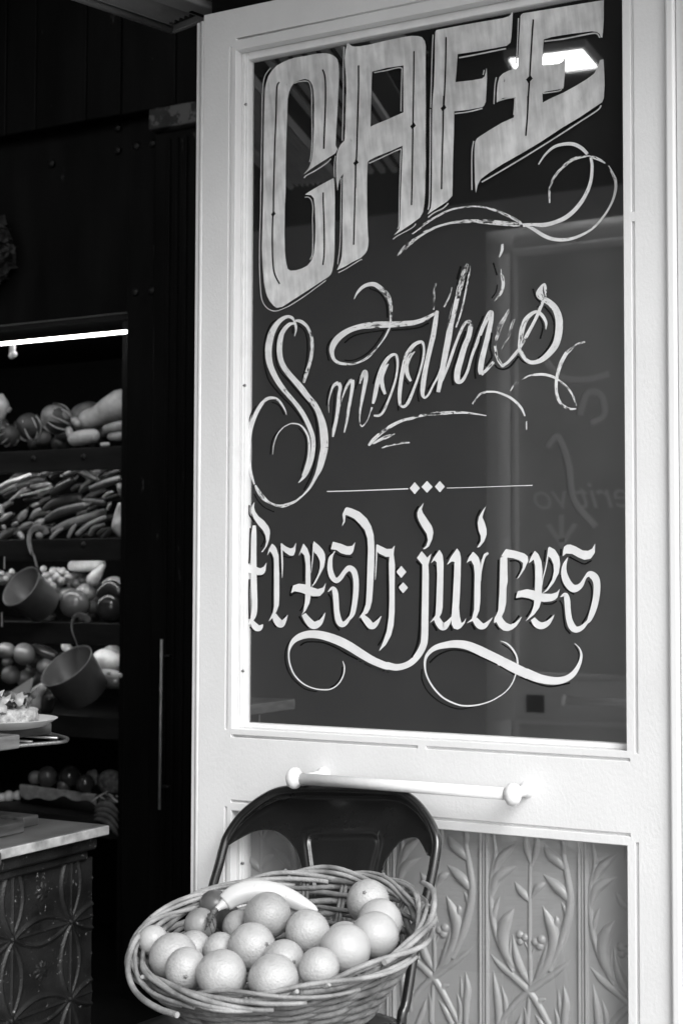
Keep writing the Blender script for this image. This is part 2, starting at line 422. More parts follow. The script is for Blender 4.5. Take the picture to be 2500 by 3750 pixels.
st([(765,600),(722,545),(690,510),(656,455)], [16,48,44,6]); st([(778,560),(815,500),(840,480),(872,462)], [16,46,44,6])
st([(765,1190),(700,1080),(660,960),(640,830)], [18,56,44,6]); st([(620,1030),(622,940),(630,850)], [12,30,6])
st([(790,1190),(842,1090),(872,990),(890,880)], [18,54,46,6]); st([(830,1060),(822,1010)], [18,6])
st([(482,972),(560,1062),(680,1165),(790,1285),(900,1480),(980,1640)], [6,40,46,46,40,30])
st([(1062,1010),(960,1095),(840,1180),(700,1285),(570,1440),(480,1600)], [6,38,44,44,42,30])
st([(500,1092),(525,1250),(540,1400),(530,1600)], [6,44,52,30]); st([(560,1200),(590,1330),(585,1480)], [6,34,20])
st([(1005,1200),(1022,1320),(1012,1420),(1005,1600)], [6,46,50,30]); st([(968,1230),(975,1340),(985,1440)], [6,26,16])
st([(870,1296),(832,1310),(840,1370),(900,1480),(960,1600)], [16,30,24,30,24]); st([(722,1355),(742,1430),(740,1560)], [6,36,30])
st([(800,1405),(850,1480),(900,1580)], [6,40,40]); st([(700,1400),(680,1480),(640,1580)], [6,36,36]); st([(940,1360),(965,1450),(960,1560)], [6,34,30])
st([(760,980),(748,930),(722,880)], [10,14,12]); st([(775,985),(790,940),(815,905)], [10,14,12])
berries = [(690,832,25),(728,852,25),(694,882,23),(845,868,29),(800,884,25),(832,914,27)]
NX = 150; HZ = .50; NZ = int(NX*HZ/PER)
gx = np.linspace(0, PER, NX); gz = np.linspace(0, -HZ, NZ)
XX, ZZ = np.meshgrid(gx, gz)
HF = np.zeros_like(XX)
pxm = PER/707.0
for pts, w, h in strokes:
    q = cat([p+(ww,) for p, ww in zip(pts, w)], 7)
    P3 = [tp(a) for a in q]; A = np.array([(p.x-bx0, p.z-zt0) for p in P3]); Wd = np.array([max(a[2], 4)*pxm*.50 for a in q])
    for i in range(len(A)-1):
        a, c = A[i], A[i+1]; d = c-a; L2 = d@d+1e-12
        t = np.clip(((XX-a[0])*d[0]+(ZZ-a[1])*d[1])/L2, 0, 1)
        dist = np.hypot(XX-a[0]-t*d[0], ZZ-a[1]-t*d[1]); ww = Wd[i]+(Wd[i+1]-Wd[i])*t
        u_ = np.clip(1-(dist/ww)**2, 0, 1)
        HF = np.maximum(HF, np.sqrt(u_)*np.minimum(.0064, ww*.8)*h)
for bx, bz, br in berries:
    p = tp((bx, bz)); rr = br*pxm
    u_ = np.clip(1-((XX-(p.x-bx0))**2+(ZZ-(p.z-zt0))**2)/rr**2, 0, 1); HF = np.maximum(HF, np.sqrt(u_)*rr*.7)
mw = .018
def mould(u):
    o = np.zeros_like(u)
    for c, w_, h in ((.18, .16, .0045), (.50, .13, .0035), (.82, .17, .0048)):
        o = np.maximum(o, h*np.sqrt(np.clip(1-((u/mw-c)/w_)**2, 0, 1)))
    return o
HF = np.where(XX < mw, mould(XX), HF)
tv = [(XX[i, j], -HF[i, j], ZZ[i, j]) for i in range(NZ) for j in range(NX)]
tf = [(i*NX+j, (i+1)*NX+j, (i+1)*NX+j+1, i*NX+j+1) for i in range(NZ-1) for j in range(NX-1)]
tin0 = None; k = 0
x = bx0-3*PER
bays = [bx0-4*PER+i*PER for i in range(7)]
for i, x in enumerate(bays):
    if x+PER < OL or x > ORR: continue
    # clip the two end bays to the opening
    if x >= OL and x+PER <= ORR:
        if tin0 is None: tin0 = mobj('tin_panel', [(q[0]+x, q[1]+YT, q[2]+zt0) for q in tv], tf, tin_lower, door); tx = x
        else:
            o = tin0.copy(); COL.objects.link(o); o.parent = door; o.location = (x-tx, 0, 0)
    else:
        j0 = max(0, int(math.ceil((OL+.002-x)/PER*(NX-1)))); j1 = min(NX-1, int((ORR-.002-x)/PER*(NX-1)))
        if j1-j0 < 3: continue
        n = j1-j0+1
        vv = [(XX[a, c]+x, -HF[a, c]+YT, ZZ[a, c]+zt0) for a in range(NZ) for c in range(j0, j1+1)]
        ff = [(a*n+c, (a+1)*n+c, (a+1)*n+c+1, a*n+c+1) for a in range(NZ-1) for c in range(n-1)]
        mobj('tin_panel', vv, ff, tin_lower, door)
m = MB(); m.box((OL+.002, YT+.003, LB+.002), (ORR-.002, YT+.006, LT-.002)); m.build('backing_board', tin_lower, door, smooth=False)

# right-hand jamb, in steps, running to the street corner
jm = thing('white_post', 'white painted post with stepped edges right of the lettered door', 'door post', (X_JAMB, 0, 0))
m = MB(); m.box((X_JAMB, -.010, 0), (X_JAMB+.016, .10, 2.9)); bevel(m.build('stop_bead', jamb_paint, jm), .005, 3)
m = MB(); m.box((X_JAMB+.0165, -.004, 0), (X_JAMB+.038, .10, 2.9)); bevel(m.build('fillet', jamb_paint, jm), .003, 2)
m = MB(); m.box((X_JAMB+.0385, -.016, 0), (X_JAMB+.24, .12, 2.9)); bevel(m.build('post', jamb_paint, jm), .006, 3)

# ================================================================== hand lettering on the upper pane (paint on the front of the glass)
CR = {'R1':(900,100,3.92),'R2':(900,600,3.92),'R3':(1200,100,3.92),'R4':(1200,500,3.92),'R5':(1550,0,2.24),'R6':(1550,350,2.0907),
      'S1':(880,1100,2.94),'S2':(1180,1000,3.136),'S3':(1600,850,2.6133),'F1':(880,1800,2.6133),'F2':(1400,1700,2.475),'F3':(1750,1850,3.136)}
YL = YG-.0006
LAY = [0]
def sp(c, q):
    ox, oy, s = CR[c]; return (ox+q[0]/s, oy+q[1]/s)
def layer(k=0):
    LAY[0] += 1
    return YL-.00004*(LAY[0] % 9)-.0005*k
class Ink:
    """collects flat paint shapes; build() links them as one object under the pane"""
    def __init__(s): s.v = []; s.f = []; s.uv = []
    def poly(s, chain, holes=(), k=0):
        y = layer(k)
        loops = [[onY(p[0], p[1], y) for p in chain]]+[[onY(p[0], p[1], y) for p in h] for h in holes]
        tris = tessellate_polygon([[Vector((p.x, p.z, 0)) for p in l] for l in loops])
        n = len(s.v)
        for l in loops:
            for p in l: s.v.append(tuple(p)); s.uv.append((p.x, p.z))
        for t in tris:
            a, b_, c = [Vector(s.v[n+i]) for i in t]
            nn = (b_-a).cross(c-a)
            s.f.append(tuple(n+i for i in (t if nn.y < 0 else t[::-1])))
        return s
    def rib(s, c, pts, w=None, k=0, per=6):
        y = layer(k); sc = CR[c][2]
        if w is not None: pts = [tuple(p)+(w,) for p in pts]
        q = cat(pts, per)
        P = [Vector(sp(c, a)) for a in q]; W = [max(a[2], .6)/sc for a in q]
        n = len(s.v); u_ = RNG.rand()*5; prev = None; m_ = len(P); off = RNG.rand()*5
        for i in range(m_):
            t = (P[min(i+1, m_-1)]-P[max(i-1, 0)])
            t = t.normalized() if t.length > 1e-6 else Vector((1, 0))
            d = Vector((-t.y, t.x))
            a = onY(*(P[i]+d*W[i]/2), y); b_ = onY(*(P[i]-d*W[i]/2), y)
            c_ = (a+b_)/2
            if prev is not None: u_ += (c_-prev).length
            prev = c_; hw = (a-b_).length/2
            s.v += [tuple(a), tuple(b_)]; s.uv += [(u_, off+hw), (u_, off-hw)]
        for i in range(m_-1):
            a, b_, c_, d_ = n+2*i, n+2*i+1, n+2*i+3, n+2*i+2
            s.f.append((a, b_, c_, d_))
        return s
    def dia(s, c, q, hw, hh, k=0, sk=0):
        x, y = q; return s.poly([sp(c, p) for p in ((x+sk, y-hh), (x+hw, y-sk*.4), (x-sk, y+hh), (x-hw, y+sk*.4))], k=k)
    def build(s, name, mat, parent=None):
        return mobj(name, s.v, s.f, mat, parent or up_pane, smooth=False, uv=s.uv) if s.v else None
def ch(*a):
    o = []
    for c, pts in a: o += [sp(c, p) for p in pts]
    return o

# ---- CAFE
cafe = []
C_ = ch(('R1', [(275,900),(290,800),(320,700),(370,620),(440,545),(540,490),(620,455),(700,430),(850,405),(1000,375),(1100,365),(1150,366),(1200,375),(1240,391),(1270,410),(1297,434),(1315,460),(1330,530),(1337,640),(1335,750),(1325,950),(1310,1250),(1295,1500),(1288,1690),(1315,1745),(1285,1800),(1180,1870),(1050,1950),(960,2010),(830,2105),(900,2020),(925,1960),(940,1900),(960,1780),(970,1600),(978,1400),(980,1200),(978,1000),(970,900),(952,820),(930,780),(900,750),(850,735),(780,750),(690,790),(650,850),(620,920),(600,1030),(595,1200),(585,1450),(578,1700),(572,2000),(570,2350)]),
        ('R2', [(560,600),(555,1000),(560,1250),(568,1340),(580,1420),(600,1505),(640,1530),(720,1525),(800,1500),(880,1460),(940,1390),(975,1280),(995,1100),(1000,900),(990,650),(975,490),(935,445),(850,437),(900,400),(1050,310),(1200,230),(1260,200),(1270,280),(1278,500),(1275,900),(1272,1250),(1265,1370),(1255,1450),(1240,1530),(1220,1580),(1190,1615),(1150,1640),(1000,1740),(800,1870),(600,2000),(520,2050),(440,2065),(400,2035),(340,1965),(310,1905),(290,1850),(260,1700),(240,1450),(230,1200),(240,800),(250,400),(252,0)]),
        ('R1', [(255,1700),(262,1300),(270,1000)]))
A_ = ch(('R3', [(280,178),(300,225),(340,260),(380,270),(470,265),(600,240),(830,185),(1000,150),(1100,130),(1200,116),(1290,118),(1350,135),(1390,190),(1405,260),(1402,400),(1402,700),(1405,1100),(1402,1600),(1405,2000)]),
        ('R4', [(1400,500),(1395,800),(1385,950),(1365,1080),(1320,1160),(1200,1250),(1050,1350),(945,1415),(985,1370),(1025,1320),(1038,1200),(1045,900),(1055,600),(1065,350),(1072,125)]),
        ('R3', [(900,1770),(700,1850),(600,1900),(575,1925)]),
        ('R4', [(570,380),(562,600),(562,900),(568,1200),(575,1400),(585,1490),(580,1560),(565,1625),(540,1670),(470,1740),(350,1800),(250,1860),(130,1915),(170,1830),(200,1720),(210,1500),(208,1200),(212,900),(215,600),(222,530),(190,570),(160,640),(137,775),(125,650),(118,480),(118,350),(130,240),(150,170),(190,100),(235,55)]),
        ('R3', [(240,1600),(250,1400),(255,1200),(265,950),(262,700),(245,550),(243,430),(255,320),(272,250)]))
A_h = ch(('R3', [(635,630),(850,575),(1060,545),(1085,540),(1080,650),(1083,900),(1083,1215),(850,1320),(700,1380),(612,1420),(620,1000),(628,750)]))
F_ = ch(('R5', [(97,260),(105,243),(300,205),(500,170),(650,145),(700,130),(715,115),(725,88),(732,95),(727,200),(720,300),(712,345),(680,372),(600,388),(450,415),(280,440),(275,500),(270,580),(263,670),(400,655),(480,640),(500,625),(510,590),(517,552),(520,640),(515,750),(510,830),(495,865)]),
        ('R6', [(450,85),(350,105),(235,118),(232,300),(225,500),(222,700),(220,765),(180,810),(110,855),(30,908),(55,860),(62,800),(65,600),(65,400),(66,200),(68,50)]),
        ('R5', [(85,700),(92,500),(93,330)]))
E_ = ch(('R5', [(800,118),(815,105),(1000,75),(1150,50),(1300,25),(1420,5),(1478,-3),(1478,150),(1472,250),(1465,305),(1452,300),(1445,275),(1420,258),(1380,252),(1200,275),(1050,300),(985,320),(980,400),(975,470),(972,530),(1050,525),(1110,518),(1140,500),(1160,458),(1158,600),(1150,700),(1145,722),(1080,735),(1000,748),(975,760),(977,838),(1050,800),(1150,755),(1250,700),(1340,645),(1400,600),(1430,545),(1445,490),(1475,483),(1482,600),(1485,700),(1478,800),(1465,835)]),
        ('R6', [(1355,55),(1200,160),(1050,250),(900,350),(750,440),(600,525),(500,590),(440,635),(415,680),(400,742),(393,650),(390,500),(390,400),(396,350),(410,325),(430,310),(500,265),(600,205),(690,165),(700,100),(705,12)]),
        ('R5', [(650,800),(600,838),(600,760),(608,680),(622,630),(650,600),(700,575),(760,560),(775,540),(780,400),(788,250),(795,130)]))
def letter(chain, hole, outs, blacks, dias, mat=paint_brush):
    o = Ink().poly(chain, [hole] if hole else []).build('letter', mat)
    i = Ink()
    for c, w, pts in outs: i.rib(c, pts, w)
    i.build('letter_outline', paint_line)
    i = Ink()
    for c, w, pts in blacks: i.rib(c, pts, w, k=1)
    for c, q, a in dias: i.dia(c, q, a*.48, a*.58, k=1, sk=a*.14)
    i.build('letter_inline', black_hard)
letter(C_, None,
  [('R1',11,[(355,575),(310,630),(270,700),(250,800),(238,950),(232,1200),(228,1500),(222,1800),(216,2350)]),
   ('R2',11,[(214,200),(210,700),(200,1000),(195,1300),(200,1600),(215,1850),(235,1960),(280,2040),(340,2090),(420,2110),(500,2090),(650,2020),(850,1890),(1000,1780),(1150,1670)]),
   ('R1',12,[(690,800),(760,775),(860,765),(905,785),(930,850),(943,950),(945,1200),(950,1500),(945,1700),(930,1860),(912,1930)]),
   ('R1',15,[(838,2160),(870,2120),(1000,2050),(1150,1950),(1220,1880)]),
   ('R2',11,[(845,475),(900,475),(940,520),(960,620),(955,800),(960,1000),(955,1280),(920,1370)])],
  [('R1',20,[(478,780),(450,830),(440,950),(432,1300),(415,1700),(405,2100),(398,2350)]), ('R2',20,[(398,380),(395,700),(385,800),(380,1100),(385,1350),(400,1520),(430,1620),(485,1720)]),
   ('R1',22,[(1100,600),(1130,680),(1143,850),(1140,1150),(1128,1450),(1118,1740)]), ('R2',20,[(1110,405),(1110,550),(1120,800),(1125,1100),(1122,1300),(1105,1450)])],
  [('R2',(395,717),70)])
letter(A_, A_h,
  [('R3',12,[(232,270),(222,500),(222,900),(215,1300),(205,1620)]), ('R3',15,[(665,645),(850,610),(1000,575),(1062,578)]), ('R3',13,[(1064,580),(1055,800),(1048,1200)]),
   ('R3',14,[(590,1945),(750,1875),(950,1780),(1052,1738)]), ('R3',12,[(1052,1742),(1045,1850),(1035,2100),(1025,2400),(1020,2800),(1010,2870),(995,2890)]),
   ('R4',14,[(935,1470),(1000,1420),(1150,1340),(1230,1290),(1262,1245)]), ('R4',12,[(150,1950),(250,1900),(380,1820),(470,1765),(490,1770)]),
   ('R4',10,[(195,590),(188,900),(182,1300),(170,1600),(140,1830)]), ('R3',10,[(107,1840),(92,1950),(92,2100),(98,2150)])],
  [('R3',22,[(440,540),(440,900),(425,1400),(412,1850),(400,1940),(395,2300)]), ('R4',20,[(395,700),(390,800),(378,1300),(370,1550)]),
   ('R3',20,[(1235,335),(1232,700),(1222,1300),(1220,1410),(1215,1800),(1208,2300)]), ('R4',20,[(1208,700),(1200,980)])],
  [('R3',(403,1940),82), ('R3',(1222,1410),86)])
letter(F_, None,
  [('R5',8,[(78,280),(70,450),(65,650),(58,880)]), ('R6',8,[(52,100),(50,500),(45,800),(35,870)]), ('R5',11,[(292,470),(400,450),(550,420),(675,395)]),
   ('R6',9,[(240,135),(350,120),(450,95)]), ('R6',9,[(35,930),(80,895),(150,860),(190,822)]), ('R5',8,[(497,570),(488,610)])],
  [('R5',12,[(185,300),(182,500),(175,700),(165,890)]), ('R6',11,[(155,0),(152,90),(148,300),(142,500),(138,715)])], [('R6',(153,92),46)])
letter(E_, None,
  [('R5',8,[(778,145),(772,300),(765,450),(757,520)]), ('R5',11,[(990,335),(1150,315),(1300,285),(1400,268),(1430,280),(1445,305)]), ('R5',9,[(980,762),(1100,745),(1133,730)]),
   ('R5',8,[(597,630),(585,700),(577,850)]), ('R5',9,[(612,825),(680,805),(752,793)]), ('R6',8,[(700,15),(696,80),(690,145)]), ('R6',8,[(383,345),(370,450),(370,720)]),
   ('R6',10,[(445,660),(600,570),(800,450),(1000,325),(1200,195),(1330,110),(1360,72)])],
  [('R5',13,[(900,155),(890,300),(878,500),(870,640),(860,780),(855,896)]), ('R6',12,[(800,0),(795,150),(783,305)])], [('R5',(868,645),58)])

# ---- flourish under CAFE (chipped)
def strokes_(name, mat, lst, k=0):
    for c, pts in lst: Ink().rib(c, pts, k=k).build(name, mat)
strokes_('flourish', paint_w1, [
  ('R6',[(880,525,8),(930,450,14),(1000,390,20),(1080,368,24),(1150,370,28),(1210,400,28),(1255,445,24)]),
  ('R6',[(1470,640,20),(1470,720,22),(1440,820,16),(1380,920,15),(1300,1010,16),(1200,1070,20),(1100,1100,24),(1000,1098,26),(920,1070,28),(840,1020,24),(770,985,18)]),
  ('R6',[(1280,470,20),(1290,540,22),(1280,650,24),(1240,760,28),(1170,860,30),(1090,930,32),(1000,970,30),(920,988,32),(820,985,22),(760,992,30)])])
strokes_('flourish', paint_w2, [
  ('R6',[(965,820,10),(965,720,16),(985,650,18),(1040,570,20),(1120,500,24),(1190,470,22),(1260,462,14),(1300,470,22),(1350,490,20),(1390,515,10)]),
  ('R6',[(1415,535,12),(1440,580,18),(1468,640,26)]),
  ('R6',[(770,985,18),(700,945,22),(620,905,20),(530,870,18),(430,848,12),(320,850,12),(200,875,14),(90,930,16),(0,985,14)]),
  ('R4',[(1568,1140,18),(1430,1235,18),(1290,1340,20),(1210,1395,14)]),
  ('R6',[(760,992,30),(650,980,34),(520,968,36),(400,960,28),(290,962,24),(200,975,16),(110,1000,16),(0,1045,16)]),
  ('R4',[(1568,1290,24),(1400,1380,26),(1300,1440,32),(1200,1510,56),(1130,1570,64),(1060,1640,44),(995,1710,12)])])

# ---- Smoothies
strokes_('script_letter', paint_w1, [
  ('S1',[(585,235,10),(560,190,30),(510,172,32),(440,205,44),(380,270,56),(335,360,66),(308,470,72),(302,570,70),(315,670,66),(350,770,60),(410,880,56),(490,990,50),(570,1080,44),(640,1170,48),(700,1270,48),(750,1380,48),(780,1480,46),(785,1580,44),(770,1690,46),(735,1800,44),(690,1890,36),(625,1965,8)]),
  ('S1',[(600,250,16),(540,250,34),(490,290,42),(450,350,48),(428,430,56),(420,530,58),(432,630,56),(470,720,56),(530,800,58),(600,880,62),(660,950,66),(720,1030,60),(790,1110,60),(840,1200,60),(880,1320,76),(900,1450,86),(905,1580,80)]),
  ('S1',[(905,1580,80),(880,1700,74),(850,1810,60),(810,1900,36),(750,2010,26),(680,2090,20),(600,2160,20)]),
  ('S1',[(150,1980,16),(110,1840,28),(95,1700,36),(95,1540,38),(110,1400,38),(150,1260,42),(210,1140,40),(270,1070,36),(330,1048,30),(390,1060,26),(440,1110,22),(480,1180,16),(497,1235,3)]),
  ('S1',[(590,215,22),(650,225,36),(710,270,32),(745,330,26)]), ('S1',[(580,220,24),(595,270,28),(598,320,18),(583,385,6)]),
  ('S1',[(348,1660,4),(360,1550,10),(400,1440,11),(460,1370,12),(530,1330,10),(580,1325,14),(640,1340,16),(690,1390,22),(730,1470,24),(742,1580,26),(730,1700,24),(700,1810,24),(670,1890,20)])])
strokes_('script_letter', paint_w2, [('S1',[(745,330,26),(768,420,36),(770,530,36),(755,640,34),(725,740,36),(700,820,36),(680,885,26)]),
  ('S1',[(600,2160,22),(520,2195,32),(440,2215,36),(380,2205,24),(310,2175,22),(250,2130,42),(190,2050,36),(160,1990,20)])])
strokes_('script_letter', paint_w1, [('S2',[(362,300,4),(400,225,24),(460,160,36),(530,128,42),(600,128,52),(660,165,54)]),
  ('S2',[(765,640,24),(720,730,18),(650,830,12),(590,900,14)]), ('S2',[(280,1045,28),(190,1030,34),(135,990,36),(112,930,46),(112,860,62),(150,780,72),(220,710,68),(320,650,60),(440,612,60),(560,597,72),(680,590,74),(800,588,68),(920,580,62),(1040,570,56)])])
strokes_('script_letter', paint_w2, [('S2',[(660,165,54),(720,220,58),(765,290,48),(785,370,38),(788,450,34),(785,540,26),(765,640,24)]), ('S2',[(590,900,16),(530,960,26),(450,1010,22),(360,1040,20),(280,1045,26)]),
  ('S2',[(1040,570,56),(1130,545,48),(1200,515,46),(1240,490,34),(1330,440,34)])])
strokes_('script_letter', paint_w2, [('S2',[(75,1600,4),(72,1480,8),(95,1380,16),(130,1290,30),(185,1260,48)]), ('S2',[(205,1530,8),(230,1430,12),(270,1320,26),(310,1250,34),(345,1225,44)]),
  ('S2',[(430,1270,16),(450,1190,34)]), ('S2',[(455,1450,34),(435,1570,24),(430,1680,14),(450,1760,16),(510,1700,8),(550,1600,10),(570,1540,22)])])
strokes_('script_letter', paint_w1, [('S2',[(185,1260,46),(205,1310,40),(190,1400,36),(180,1540,42),(160,1680,36),(135,1790,38),(120,1880,18)]), ('S2',[(345,1225,44),(345,1300,40),(325,1430,34),(300,1570,34),(280,1700,26),(250,1830,14)]),
  ('S2',[(450,1190,34),(490,1130,48),(500,1200,48),(480,1320,42),(455,1450,36)])])
strokes_('script_letter', paint_w1, [('S2',[(580,1500,24),(600,1420,44),(630,1270,50),(670,1130,50),(720,1020,46),(780,950,36),(840,935,28),(862,1000,28),(860,1100,24),(840,1220,24),(800,1350,26),(750,1480,26),(700,1590,26),(650,1635,28),(590,1635,20)]),
  ('S2',[(760,1040,10),(710,1110,44),(680,1200,48),(690,1300,46),(720,1390,30)])])
strokes_('script_letter', paint_w1, [('S2',[(890,1520,30),(885,1420,42),(895,1290,46),(920,1130,46),(960,960,46),(1010,870,46),(1070,810,40),(1140,790,34),(1165,850,24),(1160,960,26),(1130,1090,24),(1090,1220,26),(1030,1380,32),(980,1490,36),(930,1535,30),(890,1510,26)]),
  ('S2',[(1060,900,10),(1000,960,46),(965,1060,48),(975,1160,46),(1015,1240,28)])])
strokes_('script_letter', paint_w1, [('S2',[(1320,430,32),(1300,540,52),(1275,700,56),(1240,850,54),(1205,1000,52),(1175,1150,56),(1155,1290,56),(1150,1390,42),(1175,1430,24),(1220,1390,24),(1270,1290,22),(1330,1180,26),(1380,1060,40)])])
strokes_('script_letter', paint_w2, [('S3',[(290,300,26),(255,390,46),(225,500,50),(190,620,50),(160,740,56),(130,870,58)]), ('S3',[(315,320,10),(300,430,20),(270,580,16),(230,760,16),(180,910,14)]), ('S3',[(210,980,24),(260,880,28),(310,860,44),(325,900,46)])])
strokes_('script_letter', paint_w1, [('S3',[(130,870,56),(110,1000,58),(85,1130,56),(60,1260,52),(35,1400,46),(10,1530,34)]), ('S3',[(50,1420,16),(110,1260,28),(165,1100,26),(210,980,24)]),
  ('S3',[(322,900,46),(300,1000,48),(260,1100,52),(225,1220,56),(195,1330,58),(195,1420,52),(240,1420,32),(290,1330,26),(330,1190,26),(390,1030,32),(440,900,38)]),
  ('S3',[(515,850,44),(490,970,48),(460,1090,48),(430,1210,52),(415,1310,52),(420,1360,38)])])
strokes_('script_letter', paint_w2, [('S3',[(440,900,38),(500,780,44),(525,770,32),(515,850,46)]), ('S3',[(420,1360,36),(470,1320,28),(540,1240,28)]), ('S3',[(555,1090,24),(570,1190,32),(620,1275,26),(640,1270,26)])])
strokes_('script_letter', paint_w3, [('S3',[(690,740,20),(640,830,34),(600,900,44),(570,1000,36),(555,1090,30)]), ('S3',[(740,830,20),(710,900,24),(690,980,22),(640,1080,14),(600,1160,16)]), ('S3',[(775,700,14),(770,770,10)]), ('S3',[(140,525,6),(125,600,18),(90,670,16),(65,715,14)]), ('S2',[(1300,115,24),(1285,200,20),(1280,300,24),(1275,420,16)])])
strokes_('script_letter', paint_w1, [('S3',[(630,1275,24),(680,1240,26),(750,1160,30),(790,1110,22)]),
  ('S3',[(1040,930,6),(1040,860,26),(1000,790,32),(950,760,28),(890,790,36),(840,850,46),(810,940,48),(795,1030,38),(790,1110,36),(820,1180,38),(870,1235,36),(930,1245,38),(1000,1220,46),(1080,1150,58),(1140,1060,64),(1165,940,70),(1165,830,68),(1130,730,62),(1070,670,58),(1020,640,50)]),
  ('S3',[(795,1100,24),(850,1000,32),(910,890,30),(960,790,30),(1000,690,30),(1020,650,20)])])
strokes_('script_letter', paint_w2, [('S3',[(1020,640,50),(980,590,70),(1000,520,30),(1030,490,14)]), ('S3',[(1040,620,16),(1035,540,26),(1030,490,16)]), ('S3',[(610,350,24),(625,430,32),(632,500,30),(610,580,26),(550,660,8)]), ('S3',[(625,110,22),(620,170,26),(595,240,10)])])
strokes_('flourish', paint_w2, [
  ('S3',[(1415,1050,14),(1350,1070,24),(1290,1110,26)]), ('S3',[(1290,1110,26),(1240,1150,38)]), ('S3',[(1140,1530,28),(1165,1610,28),(1210,1660,28),(1270,1690,24),(1330,1690,10)]),
  ('S3',[(700,1520,8),(740,1460,16),(830,1395,18),(920,1365,22)]), ('S3',[(1170,1420,18),(1240,1480,20),(1290,1550,18),(1320,1620,20),(1330,1660,12)]),
  ('S3',[(340,1645,22),(370,1600,14),(410,1550,18),(470,1527,20)]), ('S3',[(770,1640,24),(810,1690,22),(840,1760,12)]), ('S3',[(855,1810,12),(855,1890,14)]),
  ('S2',[(530,1980,24),(590,1910,40),(680,1830,36),(780,1760,38),(900,1700,32),(1030,1665,32),(1080,1650,26),(1200,1620,36),(1330,1610,38),(1470,1605,36)]),
  ('S3',[(40,1735,34),(150,1725,28),(300,1730,18),(470,1755,10)]), ('S2',[(580,1960,18),(650,1920,30),(740,1880,38),(830,1850,18)]), ('S2',[(680,2010,12),(760,1980,20),(880,1955,22),(1000,1945,14)])])
strokes_('flourish', paint_w1, [('S3',[(1240,1150,36),(1190,1240,36),(1160,1330,32),(1140,1430,30),(1140,1530,26)]), ('S3',[(920,1365,22),(1010,1360,26),(1100,1380,26),(1170,1420,16)]), ('S3',[(470,1527,20),(560,1528,18),(640,1555,22),(710,1590,24),(770,1640,24)])])
BL = [('S1',12,[(390,205),(330,250),(285,340),(258,450),(250,600),(262,720),(300,850),(370,950),(450,1040),(540,1130),(620,1230),(675,1320)]),
 ('S1',12,[(445,295),(400,360),(380,450),(376,560),(390,680),(430,770),(520,870),(620,990),(720,1100),(780,1200),(810,1300),(822,1450),(815,1600),(790,1760),(750,1900),(680,2040)]),
 ('S1',11,[(630,268),(690,330),(715,430),(718,550),(700,700),(665,840)]), ('S1',10,[(560,280),(560,355)]), ('S1',10,[(340,1095),(400,1120),(440,1170),(467,1230)]),
 ('S1',11,[(165,1135),(120,1210),(85,1330),(72,1450),(66,1600),(68,1740)]), ('S1',9,[(430,1380),(370,1450),(335,1530),(320,1660)]), ('S1',9,[(625,1375),(680,1440),(705,1540),(695,1680),(655,1840)]), ('S1',10,[(145,2080),(190,2160),(260,2230),(360,2278)]),
 ('S2',15,[(540,175),(640,215),(700,280),(735,370),(745,510)]), ('S2',12,[(110,745),(65,810),(48,890),(70,1005)]), ('S2',13,[(250,800),(320,740),(400,705),(520,680),(710,655)]), ('S2',13,[(712,655),(680,710),(600,830),(510,920),(420,975),(330,1003),(255,998)]), ('S2',15,[(795,652),(950,645),(1110,622),(1220,570)]),
 ('S3',18,[(225,325),(190,450)]), ('S3',14,[(290,390),(250,560)]), ('S3',15,[(270,945),(220,1090),(165,1260),(140,1360),(150,1465)]), ('S3',14,[(440,800),(370,960),(330,1100),(300,1220),(270,1320),(230,1385)]), ('S3',14,[(420,990),(395,1100),(370,1220),(358,1330),(365,1400)]),
 ('S3',14,[(520,960),(505,1100),(520,1190),(465,1280)]), ('S3',14,[(550,1270),(580,1300),(640,1310),(700,1280),(775,1185)]), ('S3',13,[(775,1185),(810,1230),(855,1255)]), ('S3',16,[(1025,710),(1090,790),(1120,880),(1115,980),(1070,1090),(1010,1170),(962,1210)]), ('S3',12,[(980,815),(1010,890),(1000,960),(983,1020)]), ('S3',15,[(925,815),(880,920),(840,1000)]),
 ('S3',15,[(915,540),(940,620),(985,680),(960,720)]), ('S3',13,[(535,290),(570,410)]), ('S3',8,[(575,500),(560,570),(520,630)]), ('S2',13,[(1425,690),(1390,880),(1350,1060),(1290,1200),(1205,1335)]), ('S2',12,[(1560,50),(1500,350),(1430,650)]), ('S2',13,[(1015,810),(950,930),(900,1080),(870,1230),(860,1400),(870,1580)]),
 ('S2',13,[(745,940),(680,1030),(620,1150),(580,1270)]), ('S2',13,[(820,975),(835,1080),(820,1200),(760,1400),(650,1600)]), ('S2',13,[(1120,840),(1130,920),(1110,1060),(1050,1250),(945,1505)]), ('S2',12,[(945,1230),(985,1275)]), ('S2',13,[(1110,1270),(1090,1380),(1105,1475)]), ('S2',10,[(650,1310),(690,1400)]),
 ('S2',10,[(100,1280),(60,1380),(45,1520)]), ('S2',9,[(140,1340),(130,1500),(110,1780)]), ('S2',11,[(285,1220),(230,1320)]), ('S2',11,[(435,1150),(375,1330)]), ('S2',10,[(1300,1290),(1285,1375)])]
for c, w, pts in BL: Ink().rib(c, pts, w*1.08, k=0).build('script_shade', black_line)

# ---- divider
i = Ink(); i.dia('F2',(292,217),46,55); i.dia('F2',(403,205),50,54); i.dia('F2',(519,203),45,52); i.build('divider_diamond', paint_solid)
i = Ink(); i.rib('F2',[(-503,247,9),(-240,240,9),(0,231,10),(232,222,11)]); i.rib('F2',[(582,216,6),(900,207,6),(1200,196,6),(1320,193,8),(1358,191,9)]); i.build('divider_line', paint_solid)

